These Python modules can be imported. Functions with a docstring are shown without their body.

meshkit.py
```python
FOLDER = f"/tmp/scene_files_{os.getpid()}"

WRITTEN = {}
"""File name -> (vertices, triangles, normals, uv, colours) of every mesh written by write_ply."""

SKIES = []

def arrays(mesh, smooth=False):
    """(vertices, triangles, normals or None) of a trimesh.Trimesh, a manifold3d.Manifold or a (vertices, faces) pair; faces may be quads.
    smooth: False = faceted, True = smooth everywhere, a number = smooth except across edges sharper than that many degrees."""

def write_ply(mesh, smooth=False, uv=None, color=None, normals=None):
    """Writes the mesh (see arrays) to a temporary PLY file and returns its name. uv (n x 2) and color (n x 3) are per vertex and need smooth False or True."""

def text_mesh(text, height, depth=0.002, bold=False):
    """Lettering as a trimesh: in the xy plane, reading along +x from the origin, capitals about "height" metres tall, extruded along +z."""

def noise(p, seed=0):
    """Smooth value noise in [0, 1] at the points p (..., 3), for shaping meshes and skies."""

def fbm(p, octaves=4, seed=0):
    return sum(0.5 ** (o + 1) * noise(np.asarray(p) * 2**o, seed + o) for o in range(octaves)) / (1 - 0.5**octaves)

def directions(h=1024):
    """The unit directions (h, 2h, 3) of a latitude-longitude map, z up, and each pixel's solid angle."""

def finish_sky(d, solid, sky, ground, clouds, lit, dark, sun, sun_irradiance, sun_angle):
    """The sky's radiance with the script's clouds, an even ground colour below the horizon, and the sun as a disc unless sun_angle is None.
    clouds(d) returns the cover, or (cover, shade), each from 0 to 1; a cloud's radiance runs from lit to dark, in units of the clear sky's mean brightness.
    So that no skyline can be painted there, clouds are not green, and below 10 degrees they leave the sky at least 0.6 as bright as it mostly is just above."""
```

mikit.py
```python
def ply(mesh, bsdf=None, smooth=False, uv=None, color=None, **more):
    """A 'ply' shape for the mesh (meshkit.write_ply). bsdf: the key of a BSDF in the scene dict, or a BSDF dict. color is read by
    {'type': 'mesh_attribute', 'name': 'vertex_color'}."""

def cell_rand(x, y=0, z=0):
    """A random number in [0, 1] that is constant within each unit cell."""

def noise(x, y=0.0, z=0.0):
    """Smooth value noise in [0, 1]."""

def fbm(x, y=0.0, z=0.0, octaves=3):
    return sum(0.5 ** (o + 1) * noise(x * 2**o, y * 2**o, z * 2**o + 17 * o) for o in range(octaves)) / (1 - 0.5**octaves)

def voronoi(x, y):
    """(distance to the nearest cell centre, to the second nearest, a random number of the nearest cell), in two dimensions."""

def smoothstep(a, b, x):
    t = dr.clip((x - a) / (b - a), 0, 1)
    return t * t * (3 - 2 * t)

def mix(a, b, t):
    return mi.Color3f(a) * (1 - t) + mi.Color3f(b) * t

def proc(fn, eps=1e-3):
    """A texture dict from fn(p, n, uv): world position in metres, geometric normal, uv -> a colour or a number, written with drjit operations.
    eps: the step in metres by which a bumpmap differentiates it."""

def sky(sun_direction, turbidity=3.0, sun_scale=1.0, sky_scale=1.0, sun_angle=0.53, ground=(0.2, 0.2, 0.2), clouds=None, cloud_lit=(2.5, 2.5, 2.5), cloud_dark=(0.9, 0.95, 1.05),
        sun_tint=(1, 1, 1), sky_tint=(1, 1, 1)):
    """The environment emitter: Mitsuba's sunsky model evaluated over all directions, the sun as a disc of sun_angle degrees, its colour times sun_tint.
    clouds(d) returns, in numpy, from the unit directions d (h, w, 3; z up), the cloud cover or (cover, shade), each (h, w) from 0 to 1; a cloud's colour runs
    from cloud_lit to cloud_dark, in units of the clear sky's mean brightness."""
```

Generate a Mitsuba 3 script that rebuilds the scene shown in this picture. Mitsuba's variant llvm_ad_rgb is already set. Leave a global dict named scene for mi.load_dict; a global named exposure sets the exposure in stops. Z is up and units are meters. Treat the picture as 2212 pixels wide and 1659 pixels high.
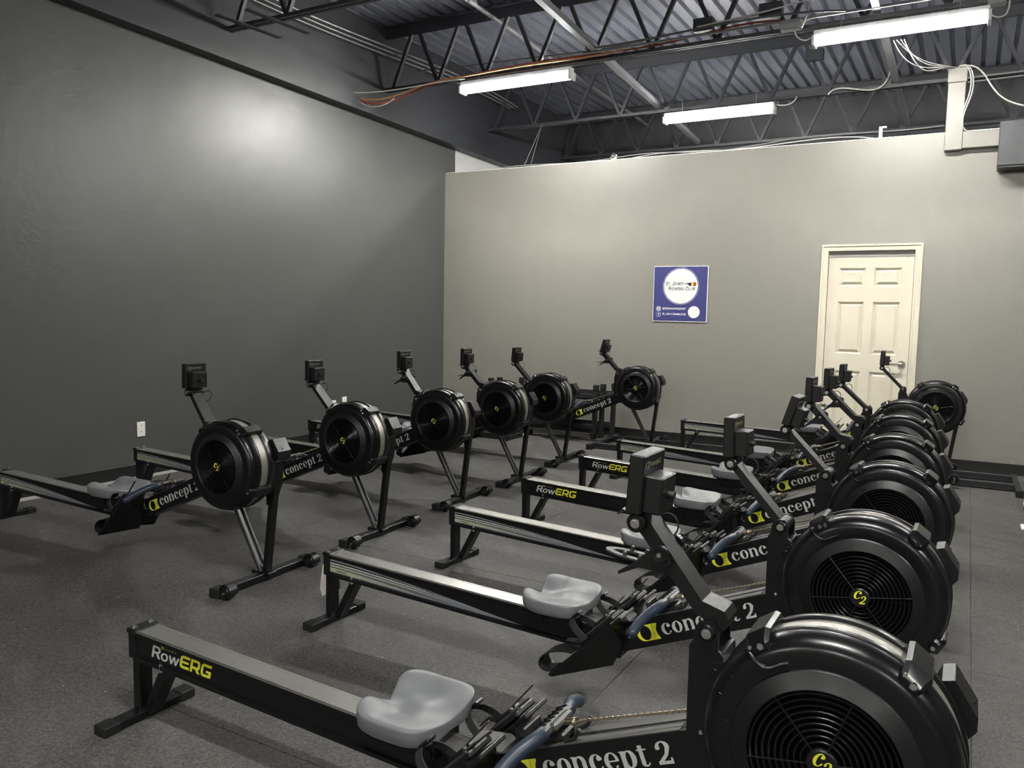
import math, random
import numpy as np
import trimesh
import mitsuba as mi
import drjit as dr
import mikit, meshkit
from mikit import proc, noise, fbm, cell_rand, smoothstep, mix, voronoi
from shapely.geometry import Polygon, LineString, Point, box as sbox
from shapely.ops import unary_union
from shapely import affinity

T = mi.ScalarTransform4f
PI = math.pi
scene, labels = {}, {}

# ------------------------------------------------------------------ camera, light, exposure
CAM_O = np.array([0.0, 0.0, 1.40])
CAM_F = np.array([-0.490714415, 0.866497978, -0.091545713])
CAM_U = np.array([-0.061511993, 0.070352469, 0.995623827])
scene['camera'] = {'type': 'perspective', 'fov': 2 * math.degrees(math.atan(1106 / 1734.25)), 'fov_axis': 'x', 'near_clip': 0.05, 'far_clip': 100.0,
                   'to_world': T().look_at(origin=CAM_O.tolist(), target=(CAM_O + CAM_F).tolist(), up=CAM_U.tolist())}
LIGHT_RADIANCE = [112.0, 109.5, 103.0]
LIGHT_Z = 3.60
# strip lamps: (centre x, centre y)
LAMPS_SEEN = [(-4.06, 7.12), (-2.62, 9.24), (-0.63, 7.13)]
LAMPS_OUT = [(1.70, 9.24), (-0.30, 0.95), (3.10, 0.95), (-4.00, -5.50), (-0.60, -5.50), (2.80, -5.50)]
exposure = 1.22

# ------------------------------------------------------------------ mesh helpers
def cat(ms):
    return trimesh.util.concatenate([m for m in ms])

def boxm(x0, x1, y0, y1, z0, z1):
    m = trimesh.creation.box((x1 - x0, y1 - y0, z1 - z0))
    m.apply_translation(((x0 + x1) / 2, (y0 + y1) / 2, (z0 + z1) / 2))
    return m

def cbox(x0, x1, y0, y1, z0, z1, r=0.004):
    """A box with chamfered edges."""
    r = min(r, 0.45 * min(x1 - x0, y1 - y0, z1 - z0))
    pts = []
    for sx in (0, 1):
        for sy in (0, 1):
            for sz in (0, 1):
                X, Y, Z = (x1 if sx else x0), (y1 if sy else y0), (z1 if sz else z0)
                dx, dy, dz = (-r if sx else r), (-r if sy else r), (-r if sz else r)
                pts += [(X, Y + dy, Z + dz), (X + dx, Y, Z + dz), (X + dx, Y + dy, Z)]
    return trimesh.convex.convex_hull(np.array(pts))

def tf(m, M):
    m = m.copy(); m.apply_transform(M); return m

def roty(m, deg, c=(0, 0, 0)):
    """Turn in the x-z plane so that +x goes towards +z for a positive angle."""
    return tf(m, trimesh.transformations.rotation_matrix(-math.radians(deg), [0, 1, 0], c))

def rotz(m, deg, c=(0, 0, 0)):
    return tf(m, trimesh.transformations.rotation_matrix(math.radians(deg), [0, 0, 1], c))

def rotx(m, deg, c=(0, 0, 0)):
    return tf(m, trimesh.transformations.rotation_matrix(math.radians(deg), [1, 0, 0], c))

def mv(m, x=0, y=0, z=0):
    m = m.copy(); m.apply_translation((x, y, z)); return m

def polys(g):
    if g.is_empty: return []
    return [p for p in getattr(g, 'geoms', [g]) if p.geom_type == 'Polygon' and p.area > 1e-9]

def ext_xz(poly, y0, y1):
    """Extrude a shape drawn in (x, z) from y0 to y1."""
    if not hasattr(poly, 'geom_type'): poly = Polygon(poly)
    out = []
    for p in polys(poly.buffer(0)):
        m = trimesh.creation.extrude_polygon(p, y1 - y0, engine='earcut')
        v = m.vertices.copy()
        m = trimesh.Trimesh(np.stack([v[:, 0], y1 - v[:, 2], v[:, 1]], 1), m.faces, process=False)
        out.append(m)
    return cat(out)

def ext_yz(poly, x0, x1):
    if not hasattr(poly, 'geom_type'): poly = Polygon(poly)
    out = []
    for p in polys(poly.buffer(0)):
        m = trimesh.creation.extrude_polygon(p, x1 - x0, engine='earcut')
        v = m.vertices.copy()
        out.append(trimesh.Trimesh(np.stack([x0 + v[:, 2], v[:, 0], v[:, 1]], 1), m.faces, process=False))
    return cat(out)

def ext_xy(poly, z0, z1):
    if not hasattr(poly, 'geom_type'): poly = Polygon(poly)
    return cat([mv(trimesh.creation.extrude_polygon(p, z1 - z0, engine='earcut'), z=z0) for p in polys(poly.buffer(0))])

def cyl(p0, p1, r, n=20, r1=None):
    p0, p1 = np.asarray(p0, float), np.asarray(p1, float)
    d = p1 - p0; L = np.linalg.norm(d); d /= L
    a = np.cross(d, [0, 0, 1.0] if abs(d[2]) < 0.9 else [1.0, 0, 0]); a /= np.linalg.norm(a); b = np.cross(d, a)
    t = np.arange(n) * 2 * PI / n
    ring = np.cos(t)[:, None] * a + np.sin(t)[:, None] * b
    r1 = r if r1 is None else r1
    v = np.vstack([p0 + ring * r, p1 + ring * r1, [p0], [p1]])
    i = np.arange(n); j = (i + 1) % n
    f = np.vstack([np.stack([i, j, j + n], 1), np.stack([i, j + n, i + n], 1), np.stack([j, i, i * 0 + 2 * n], 1), np.stack([i + n, j + n, i * 0 + 2 * n + 1], 1)])
    return trimesh.Trimesh(v, f, process=False)

def ycyl(x, z, y0, y1, r, n=24):
    return cyl((x, y0, z), (x, y1, z), r, n)

def bevdisc(x, z, y0, y1, r, b=0.003, n=24):
    """A disc about the y axis with a bevelled rim on its y0 side."""
    return lathe_y([(0.0001, y1), (r, y1), (r, y0 + b), (r - b, y0), (0.0001, y0)], x, z, n)

def lathe_y(prof, x, z, n=64):
    """Turn (radius, y) points about the y axis through (x, z)."""
    prof = np.asarray(prof, float); k = len(prof)
    t = np.arange(n) * 2 * PI / n
    v = np.stack([x + prof[:, 0][None] * np.cos(t)[:, None], np.broadcast_to(prof[:, 1][None], (n, k)), z + prof[:, 0][None] * np.sin(t)[:, None]], -1).reshape(-1, 3)
    a, b = np.meshgrid(np.arange(n), np.arange(k - 1), indexing='ij'); a2 = (a + 1) % n
    q = np.stack([a * k + b, a * k + b + 1, a2 * k + b + 1, a2 * k + b], -1).reshape(-1, 4)
    f = np.vstack([q[:, [0, 1, 2]], q[:, [0, 2, 3]]])
    m = trimesh.Trimesh(v, f, process=False)
    if m.volume < 0: m.invert()
    return m

def tube(pts, r, n=8, close=False, smooth_n=0):
    """A round bar along a polyline."""
    p = np.asarray(pts, float)
    if smooth_n:
        from scipy.interpolate import CubicSpline
        s = np.concatenate([[0], np.cumsum(np.linalg.norm(np.diff(p, axis=0), axis=1))])
        p = CubicSpline(s, p)(np.linspace(0, s[-1], smooth_n))
    t = np.gradient(p, axis=0); t /= np.linalg.norm(t, axis=1, keepdims=True)
    ref = np.array([0, 0, 1.0]) if np.mean(np.abs(t[:, 2])) < 0.8 else np.array([1.0, 0, 0])
    a = np.cross(t, ref); a /= np.linalg.norm(a, axis=1, keepdims=True) + 1e-12
    b = np.cross(t, a); k = len(p)
    rr = np.broadcast_to(np.asarray(r, float), (k,))
    ang = np.arange(n) * 2 * PI / n
    v = p[:, None] + rr[:, None, None] * (np.cos(ang)[None, :, None] * a[:, None] + np.sin(ang)[None, :, None] * b[:, None])
    v = np.vstack([v.reshape(-1, 3), p[:1], p[-1:]])
    i, j = np.meshgrid(np.arange(k - 1), np.arange(n), indexing='ij'); j2 = (j + 1) % n
    q = np.stack([i * n + j, i * n + j2, (i + 1) * n + j2, (i + 1) * n + j], -1).reshape(-1, 4)
    jj = np.arange(n); e = k * n
    f = np.vstack([q[:, [0, 1, 2]], q[:, [0, 2, 3]], np.stack([(jj + 1) % n, jj, jj * 0 + e], 1), np.stack([(k - 1) * n + jj, (k - 1) * n + (jj + 1) % n, jj * 0 + e + 1], 1)])
    m = trimesh.Trimesh(v, f, process=False)
    if m.volume < 0: m.invert()
    return m

def ribbon(pts, w, thick, axis='y'):
    """A flat band of width w (along the axis) following points, thick metres thick."""
    p = np.asarray(pts, float); k = len(p)
    t = np.gradient(p, axis=0); t /= np.linalg.norm(t, axis=1, keepdims=True)
    s = {'x': np.array([1.0, 0, 0]), 'y': np.array([0, 1.0, 0]), 'z': np.array([0, 0, 1.0])}[axis] if isinstance(axis, str) else np.asarray(axis, float)
    nn = np.cross(t, s); nn /= np.linalg.norm(nn, axis=1, keepdims=True) + 1e-12
    c = [p + s * w / 2 + nn * thick / 2, p - s * w / 2 + nn * thick / 2, p - s * w / 2 - nn * thick / 2, p + s * w / 2 - nn * thick / 2]
    v = np.stack(c, 1).reshape(-1, 3)
    i, j = np.meshgrid(np.arange(k - 1), np.arange(4), indexing='ij'); j2 = (j + 1) % 4
    q = np.stack([i * 4 + j, i * 4 + j2, (i + 1) * 4 + j2, (i + 1) * 4 + j], -1).reshape(-1, 4)
    f = np.vstack([q[:, [0, 1, 2]], q[:, [0, 2, 3]], [[0, 2, 1], [0, 3, 2]], [[4 * k - 4, 4 * k - 3, 4 * k - 2], [4 * k - 4, 4 * k - 2, 4 * k - 1]]])
    m = trimesh.Trimesh(v, f, process=False)
    if m.volume < 0: m.invert()
    return m

def sheared(m, k):
    m = m.copy(); m.vertices[:, 0] += k * m.vertices[:, 1]; return m

def face_xz(m, y):
    """Put lettering drawn in the x-y plane on a wall that looks towards -y at y."""
    v = m.vertices
    return trimesh.Trimesh(np.stack([v[:, 0], y - v[:, 2], v[:, 1]], 1), m.faces, process=False)

# ------------------------------------------------------------------ scene helpers
used = {}
def newkey(base):
    if base not in used:
        used[base] = 0; return base
    used[base] += 1
    return f'{base}_{used[base]:03d}'

def put(key, mesh, mat, smooth=30, to=None, color=None):
    d = mikit.ply(mesh, mat, smooth=smooth, color=color) if not isinstance(mesh, dict) else dict(mesh)
    if to is not None: d['to_world'] = to
    scene[key] = d
    return key

def thing(name, label, category, group=None):
    k = newkey(name)
    labels[k] = {'label': label, 'category': category}
    if group: labels[k]['group'] = group
    return k

def one(name, mesh, mat, label, category, group=None, smooth=30):
    k = thing(name, label, category, group)
    return put(k, mesh, mat, smooth)

def part(parent, name, mesh, mat, smooth=30, to=None, label=None, color=None, stuff=False):
    k = newkey(parent + '__' + name)
    put(k, mesh, mat, smooth, to, color)
    if label: labels.setdefault(k, {})['label'] = label
    if stuff: labels.setdefault(k, {})['kind'] = 'stuff'
    return k

def struct(name, mesh, mat, smooth=False, label=None):
    put(name, mesh, mat, smooth); used[name] = 0
    labels[name] = {'kind': 'structure'}
    if label: labels[name]['label'] = label
    return name

# ------------------------------------------------------------------ materials
def pr(color, rough=0.5, metallic=0.0, **k):
    c = {'type': 'rgb', 'value': list(color)} if not isinstance(color, dict) else color
    return {'type': 'principled', 'base_color': c, 'roughness': rough, 'metallic': metallic, **k}

def C(v):
    return mi.Color3f(*v)

def wallcol(a, amp=0.05, f=1.3):
    def fn(p, n, uv):
        s = fbm(p.x * f, p.y * f, p.z * f, 4) - 0.5
        return C(a) * (1 + amp * 2 * s)
    return fn

def roller(p, n, uv):      # paint-roller stipple and a few trowelled ridges, heights in metres
    s = fbm(p.x * 55 + p.y * 55, p.z * 55, 0.0, 2) * 0.0006
    w = fbm(p.y * 1.6 + p.x * 1.6, p.z * 1.1, 5.0, 3) * 0.006
    return s + w

scene['m_wall_dark'] = {'type': 'bumpmap', 'arbitrary': proc(roller, 0.004), 'scale': 1.0,
                        'bsdf': pr(proc(wallcol((0.074, 0.0775, 0.0745), 0.06, 0.9)), 0.37, specular=0.5)}
def roller2(p, n, uv):
    return fbm(p.x * 60 + p.y * 60, p.z * 60, 0.0, 2) * 0.0005 + fbm(p.x * 1.2, p.z * 1.2, 3.0, 2) * 0.003
scene['m_partition'] = {'type': 'bumpmap', 'arbitrary': proc(roller2, 0.004), 'scale': 1.0,
                        'bsdf': pr(proc(wallcol((0.232, 0.226, 0.200), 0.03, 0.8)), 0.45, specular=0.45)}
scene['m_wall_black'] = pr(proc(wallcol((0.034, 0.036, 0.042), 0.12, 1.5)), 0.5)
scene['m_wall_white'] = pr(proc(wallcol((0.62, 0.62, 0.62), 0.02, 2.0)), 0.6)
def deckcol(p, n, uv):
    s = fbm(p.x * 1.1, p.y * 0.5, 2.0, 4)
    return C((0.122, 0.131, 0.160)) * (0.75 + 0.5 * s)
scene['m_deck'] = pr(proc(deckcol), 0.5, specular=0.4)
scene['m_steel_black'] = pr((0.024, 0.026, 0.031), 0.42)
scene['m_slide'] = pr((0.012, 0.0125, 0.014), 0.45)
scene['m_steel_grey'] = pr((0.20, 0.205, 0.215), 0.45, 0.3)
scene['m_base_black'] = pr((0.006, 0.006, 0.0065), 0.45)
scene['m_concrete'] = pr(proc(wallcol((0.30, 0.29, 0.265), 0.25, 6.0)), 0.8)
MP = 0.0062
def matheight(p, n, uv):   # hammer-block relief on the rubber, pitch 6 mm
    a = dr.abs(dr.sin(p.x * (PI / MP))); b = dr.abs(dr.sin(p.y * (PI / MP)))
    k = smoothstep(0.2, 0.65, a) * smoothstep(0.2, 0.65, b)
    return k * 0.0011 + fbm(p.x * 2.0, p.y * 2.0, 1.0, 2) * 0.003
def matcol(p, n, uv):      # speckled rubber grain, dusty scuffs and small pale crumbs
    d = fbm(p.x * 1.7, p.y * 1.7, 0.0, 4)
    sc = smoothstep(0.56, 0.75, fbm(p.x * 2.3 + 9.0, p.y * 7.0 + p.x * 3.0, 4.0, 4)) * 0.016
    grain = cell_rand(p.x / MP, p.y / MP, 11)
    c = C((0.064, 0.0622, 0.0585)) * (0.78 + 0.44 * d) * (0.62 + 0.76 * grain) + sc
    cx, cy = p.x / 0.013, p.y / 0.013
    dx, dy = cx - dr.floor(cx) - 0.5, cy - dr.floor(cy) - 0.5
    spot = (cell_rand(cx, cy, 7) > 0.9975) & (dx * dx + dy * dy < 0.01 + 0.08 * dr.square(cell_rand(cx, cy, 3)))
    return dr.select(spot, mi.Color3f(0.36, 0.35, 0.32), c)
scene['m_mat'] = {'type': 'bumpmap', 'arbitrary': proc(matheight, 0.0006), 'scale': 1.0, 'bsdf': pr(proc(matcol), 0.52, specular=0.5)}
scene['m_cream'] = pr((0.66, 0.62, 0.50), 0.4)
scene['m_black'] = pr((0.0036, 0.0040, 0.0048), 0.32, specular=0.42)            # satin black paint
scene['m_black_arm'] = pr((0.0062, 0.0065, 0.0070), 0.42, specular=0.3)
scene['m_brace'] = pr((0.026, 0.0265, 0.027), 0.36, specular=0.6)
scene['m_plastic'] = pr((0.0034, 0.0037, 0.0046), 0.25, specular=0.45)           # glossy black housing
scene['m_plastic_matte'] = pr((0.0048, 0.0050, 0.0056), 0.38, specular=0.42)
scene['m_fan'] = pr((0.004, 0.004, 0.004), 0.8, specular=0.2)
scene['m_rubber'] = pr((0.009, 0.009, 0.009), 0.6, specular=0.35)
scene['m_dark_plastic'] = pr((0.014, 0.0142, 0.0145), 0.38)
scene['m_grey_plastic'] = pr((0.060, 0.060, 0.058), 0.40)
def brushed(p, n, uv):
    return C((0.60, 0.59, 0.56)) * (0.94 + 0.12 * noise(p.x * 3.0, p.y * 900.0, p.z * 40.0))
scene['m_track'] = pr(proc(brushed), 0.30, 0.95)
scene['m_chrome'] = pr((0.75, 0.74, 0.72), 0.16, 1.0)
scene['m_chain'] = pr((0.66, 0.58, 0.43), 0.28, 1.0)
def perf(p, n, uv):
    return C((0.33, 0.315, 0.285)) * (0.86 + 0.28 * noise(p.x * 330.0, p.y * 330.0, p.z * 330.0))
scene['m_band'] = pr(proc(perf), 0.42, 0.7)
scene['m_seat'] = pr((0.128, 0.135, 0.142), 0.45, specular=0.45)
scene['m_grip'] = pr((0.0175, 0.027, 0.046), 0.42)
scene['m_yellow'] = pr((0.60, 0.60, 0.035), 0.5)
scene['m_silver_print'] = pr((0.44, 0.44, 0.43), 0.4)
scene['m_grey_print'] = pr((0.14, 0.145, 0.08), 0.5)
scene['m_adjuster'] = pr((0.030, 0.030, 0.030), 0.30)
scene['m_screen'] = pr((0.03, 0.035, 0.03), 0.15)
scene['m_print'] = {'type': 'twosided', 'bsdf': pr({'type': 'mesh_attribute', 'name': 'vertex_color'}, 0.35)}
scene['m_strap'] = pr((0.016, 0.016, 0.017), 0.7)
scene['m_strap_grey'] = pr((0.085, 0.083, 0.075), 0.6)
scene['m_white'] = pr((0.78, 0.77, 0.73), 0.5)
scene['m_paper'] = {'type': 'twosided', 'bsdf': pr((0.74, 0.72, 0.68), 0.7)}
scene['m_cable_white'] = pr((0.55, 0.54, 0.50), 0.45)
scene['m_cable_grey'] = pr((0.24, 0.24, 0.24), 0.4, 0.4)
scene['m_cable_red'] = pr((0.30, 0.045, 0.025), 0.5)
scene['m_cable_orange'] = pr((0.45, 0.20, 0.08), 0.5)
scene['m_lamp_white'] = pr((0.75, 0.75, 0.74), 0.4)
scene['m_poster_blue'] = pr((0.052, 0.055, 0.190), 0.35)
scene['m_poster_white'] = pr((0.80, 0.80, 0.77), 0.4)
scene['m_ink'] = pr((0.035, 0.04, 0.05), 0.5)
scene['m_oar_navy'] = pr((0.02, 0.03, 0.05), 0.5)
scene['m_oar_yellow'] = pr((0.80, 0.62, 0.13), 0.5)
scene['m_oar_red'] = pr((0.36, 0.07, 0.035), 0.5)
scene['m_box_grey'] = pr((0.043, 0.0445, 0.048), 0.55)
scene['m_hardware'] = pr((0.55, 0.53, 0.48), 0.25, 1.0)
scene['m_door_grey'] = pr((0.23, 0.225, 0.21), 0.5)

# ------------------------------------------------------------------ the room
XL, D, ZP = -5.85, 8.524, 3.095          # left wall, partition face, partition top
YB, XR, YF = -9.0, 6.2, 12.1             # wall behind the camera, right wall, far wall
ZDECK = 4.42
struct('floor', boxm(XL - 0.2, XR + 0.2, YB - 0.2, YF + 0.2, -0.2, -0.009), 'm_concrete')
xs = [-5.70, -4.85, -3.61, -2.39, -1.10, 0.09, 1.32, 2.55, 3.78, 5.01, 6.17]
ysm = [-3.775, -1.93, -0.09, 1.755, 3.605, 5.445, 7.285, 8.455]
rng = random.Random(4)
matset = {}
for i in range(len(xs) - 1):
    for j in range(len(ysm) - 1):
        g = 0.0006
        w_, l_ = xs[i + 1] - xs[i] - 2 * g, ysm[j + 1] - ysm[j] - 2 * g
        kk = (round(w_, 3), round(l_, 3))
        if kk not in matset:
            matset[kk] = mikit.ply(cbox(-w_ / 2, w_ / 2, -l_ / 2, l_ / 2, -0.009, 0.0, 0.0015), 'm_mat')
        part('floor', 'rubber_mat', matset[kk], None, to=T().translate([(xs[i] + xs[i + 1]) / 2, (ysm[j] + ysm[j + 1]) / 2, 0]).rotate([0, 0, 1], 0.05 * rng.uniform(-1, 1)))

struct('wall_left', cat([boxm(XL - 0.2, XL, YB, 8.745, 0, 4.5)]), 'm_wall_dark')
part('wall_left', 'white_panel', boxm(XL - 0.2, XL, 8.745, YF, 0, 4.5), 'm_wall_white', smooth=False, label='unpainted white stretch of the left wall')
# dark bulkhead that runs along the head of the left wall and carries the joists
def slab_y(x0, x1, ya, yb, za, zb, zt):
    v = np.array([[x0, ya, za], [x1, ya, za], [x1, ya, zt], [x0, ya, zt], [x0, yb, zb], [x1, yb, zb], [x1, yb, zt], [x0, yb, zt]], float)
    return trimesh.convex.convex_hull(v)
part('wall_left', 'bulkhead', slab_y(XL - 0.05, -5.705, YB, YF, 3.66 + 0.16, 3.35, 4.5), 'm_wall_black', smooth=False, label='dark bulkhead along the head of the left wall')
# door opening
DX0, DX1, DZ = -1.252, -0.484, 2.035
part_w = [boxm(XL, DX0, D, D + 0.12, 0, ZP), boxm(DX1, 2.6, D, D + 0.12, 0, ZP), boxm(DX0, DX1, D, D + 0.12, DZ, ZP), boxm(2.6, XR, D, D + 0.12, 0, ZP)]
struct('wall_back', cat(part_w), 'm_partition')
part('wall_back', 'top_plate', boxm(XL + 0.01, XR, D + 0.002, D + 0.118, ZP, ZP + 0.008), 'm_white', smooth=False)
struct('wall_far', boxm(XL, XR, YF, YF + 0.2, 0, 4.6), 'm_wall_black')
struct('wall_right', boxm(XR, XR + 0.2, YB, YF, 0, 4.6), 'm_wall_dark')
struct('wall_front', boxm(XL - 0.2, XR + 0.2, YB - 0.2, YB, 0, 4.6), 'm_partition')
struct('baseboard_left', cbox(XL, XL + 0.014, YB, D, -0.009, 0.092, 0.003), 'm_base_black')
struct('baseboard_back', cat([cbox(XL + 0.014, DX0 - 0.068, D - 0.014, D, -0.009, 0.092, 0.003), cbox(DX1 + 0.068, XR, D - 0.014, D, -0.009, 0.092, 0.003)]), 'm_base_black')

# corrugated roof deck, ribs along y
prof = []
x = XL - 0.1
while x < XR + 0.1:
    prof += [(x, 0.0), (x + 0.094, 0.0), (x + 0.106, 0.040), (x + 0.140, 0.040)]
    x += 0.152
prof = np.array(prof)
top = np.array([[prof[-1, 0], 0.12], [prof[0, 0], 0.12]])
deck_poly = Polygon(np.vstack([prof, top]))
struct('ceiling', mv(ext_xz(deck_poly, YB, YF), z=ZDECK), 'm_deck')

# open-web roof joists along x
def joist(y, x0=-5.72, x1=XR, zb=3.745, zt=4.41, first=None):
    k = thing('roof_joist', JL[y], 'roof joist')
    zb0 = zb
    part(k, 'bottom_chord', cat([boxm(x0, x1, y - 0.040, y - 0.006, zb0, zb0 + 0.006), boxm(x0, x1, y - 0.012, y - 0.006, zb0, zb0 + 0.04),
                                 boxm(x0, x1, y + 0.006, y + 0.040, zb0, zb0 + 0.006), boxm(x0, x1, y + 0.006, y + 0.012, zb0, zb0 + 0.04)]), 'm_steel_black', smooth=False)
    part(k, 'top_chord', cat([boxm(x0, x1, y - 0.055, y - 0.006, zt - 0.006, zt), boxm(x0, x1, y - 0.012, y - 0.006, zt - 0.11, zt),
                              boxm(x0, x1, y + 0.006, y + 0.055, zt - 0.006, zt), boxm(x0, x1, y + 0.006, y + 0.012, zt - 0.11, zt)]), 'm_steel_black', smooth=False)
    xx = x0 + 0.12; i = 0
    P = 0.59
    while xx < x1 - P:
        a, b, c = (xx, y, zb0 + 0.02), (xx + P / 2 - 0.03, y, zt - 0.06), (xx + P, y, zb0 + 0.02)
        def bar(p, q):
            p, q = np.array(p), np.array(q); L = np.linalg.norm(q - p)
            m = boxm(0, L, -0.017, 0.017, -0.017, 0.017)
            ang = math.degrees(math.atan2(q[2] - p[2], q[0] - p[0]))
            return mv(roty(m, ang), *p)
        part(k, 'web_bar', bar(a, b), 'm_steel_black', smooth=False)
        part(k, 'web_bar', bar((xx + P / 2 + 0.03, y, zt - 0.06), c), 'm_steel_black', smooth=False)
        xx += P
    return k
JL = {0.70: 'black open-web roof joist nearest the camera, overhead', 2.85: 'black open-web roof joist overhead, between the camera and the top-left joist end',
      5.00: 'black open-web roof joist at the top left with two loose flat bars on it', 7.15: 'black open-web roof joist carrying the two front strip lamps',
      9.30: 'black open-web roof joist carrying the strip lamp behind the beige wall', 11.45: 'faint dark roof joist furthest back against the black end wall'}
for y in JL: joist(y)

# bridging angles that tie the joists together, lighter grey
def bridging(pts, label):
    pts = np.array(pts, float)
    d = pts[1] - pts[0]
    L = np.linalg.norm(d)
    m = cat([boxm(0, L, -0.028, 0.028, -0.003, 0.003), boxm(0, L, -0.028, -0.022, -0.003, 0.05)])
    m = rotz(m, math.degrees(math.atan2(d[1], d[0])))
    one('bridging_bar', mv(m, *pts[0]), 'm_steel_grey', label, 'bridging bar', smooth=False)
bridging([(-2.85, 2.9, 3.80), (-3.50, 11.4, 3.80)], 'long pale grey angle bar crossing under the joists right of the left-hand lamp')
bridging([(-0.74, 2.9, 3.80), (-0.83, 11.4, 3.80)], 'grey angle bar crossing the joists above the right-hand lamp')

# ------------------------------------------------------------------ strip lamps
def lamp(x, y, label, emit=True):
    k = thing('strip_lamp', label, 'ceiling lamp', 'four foot strip lamps')
    L = 0.62
    part(k, 'housing', cat([cbox(x - L, x + L, y - 0.05, y + 0.05, LIGHT_Z + 0.062, LIGHT_Z + 0.115, 0.004)]), 'm_lamp_white', smooth=False, label='white metal lamp housing')
    for s in (-1, 1):
        part(k, 'end_cap', cbox(x + s * L - 0.012, x + s * L + 0.012, y - 0.064, y + 0.064, LIGHT_Z - 0.003, LIGHT_Z + 0.075, 0.004), 'm_lamp_white', smooth=False)
        part(k, 'hanger', cyl((x + s * 0.42, y, LIGHT_Z + 0.115), (x + s * 0.42, y, 3.86), 0.004, 8), 'm_steel_grey')
    ang = np.linspace(PI, 2 * PI, 13)
    poly = [(y + 0.06 * math.cos(a), LIGHT_Z + 0.062 + 0.062 * math.sin(a)) for a in ang]
    d = mikit.ply(ext_yz(poly, x - L + 0.012, x + L - 0.012), 'm_lamp_white', smooth=40)
    d['emitter'] = {'type': 'area', 'radiance': {'type': 'rgb', 'value': LIGHT_RADIANCE}}
    part(k, 'diffuser', d, None, label='glowing white diffuser')
lamp(*LAMPS_SEEN[0], 'glowing strip lamp hung nearest the dark left wall, with red cable on top')
lamp(*LAMPS_SEEN[1], 'glowing strip lamp hung lowest in the photo, behind the beige wall above the blue sign')
lamp(*LAMPS_SEEN[2], 'glowing strip lamp at the top right corner with white cable loops at both ends')
for i, (x, y) in enumerate(LAMPS_OUT):
    lamp(x, y, 'glowing strip lamp overhead outside the photo, ' + ['behind the beige wall on the right', 'over the camera', 'over the right side beside the camera', 'far behind the camera on the left', 'far behind the camera in the middle', 'far behind the camera on the right'][i])

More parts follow.
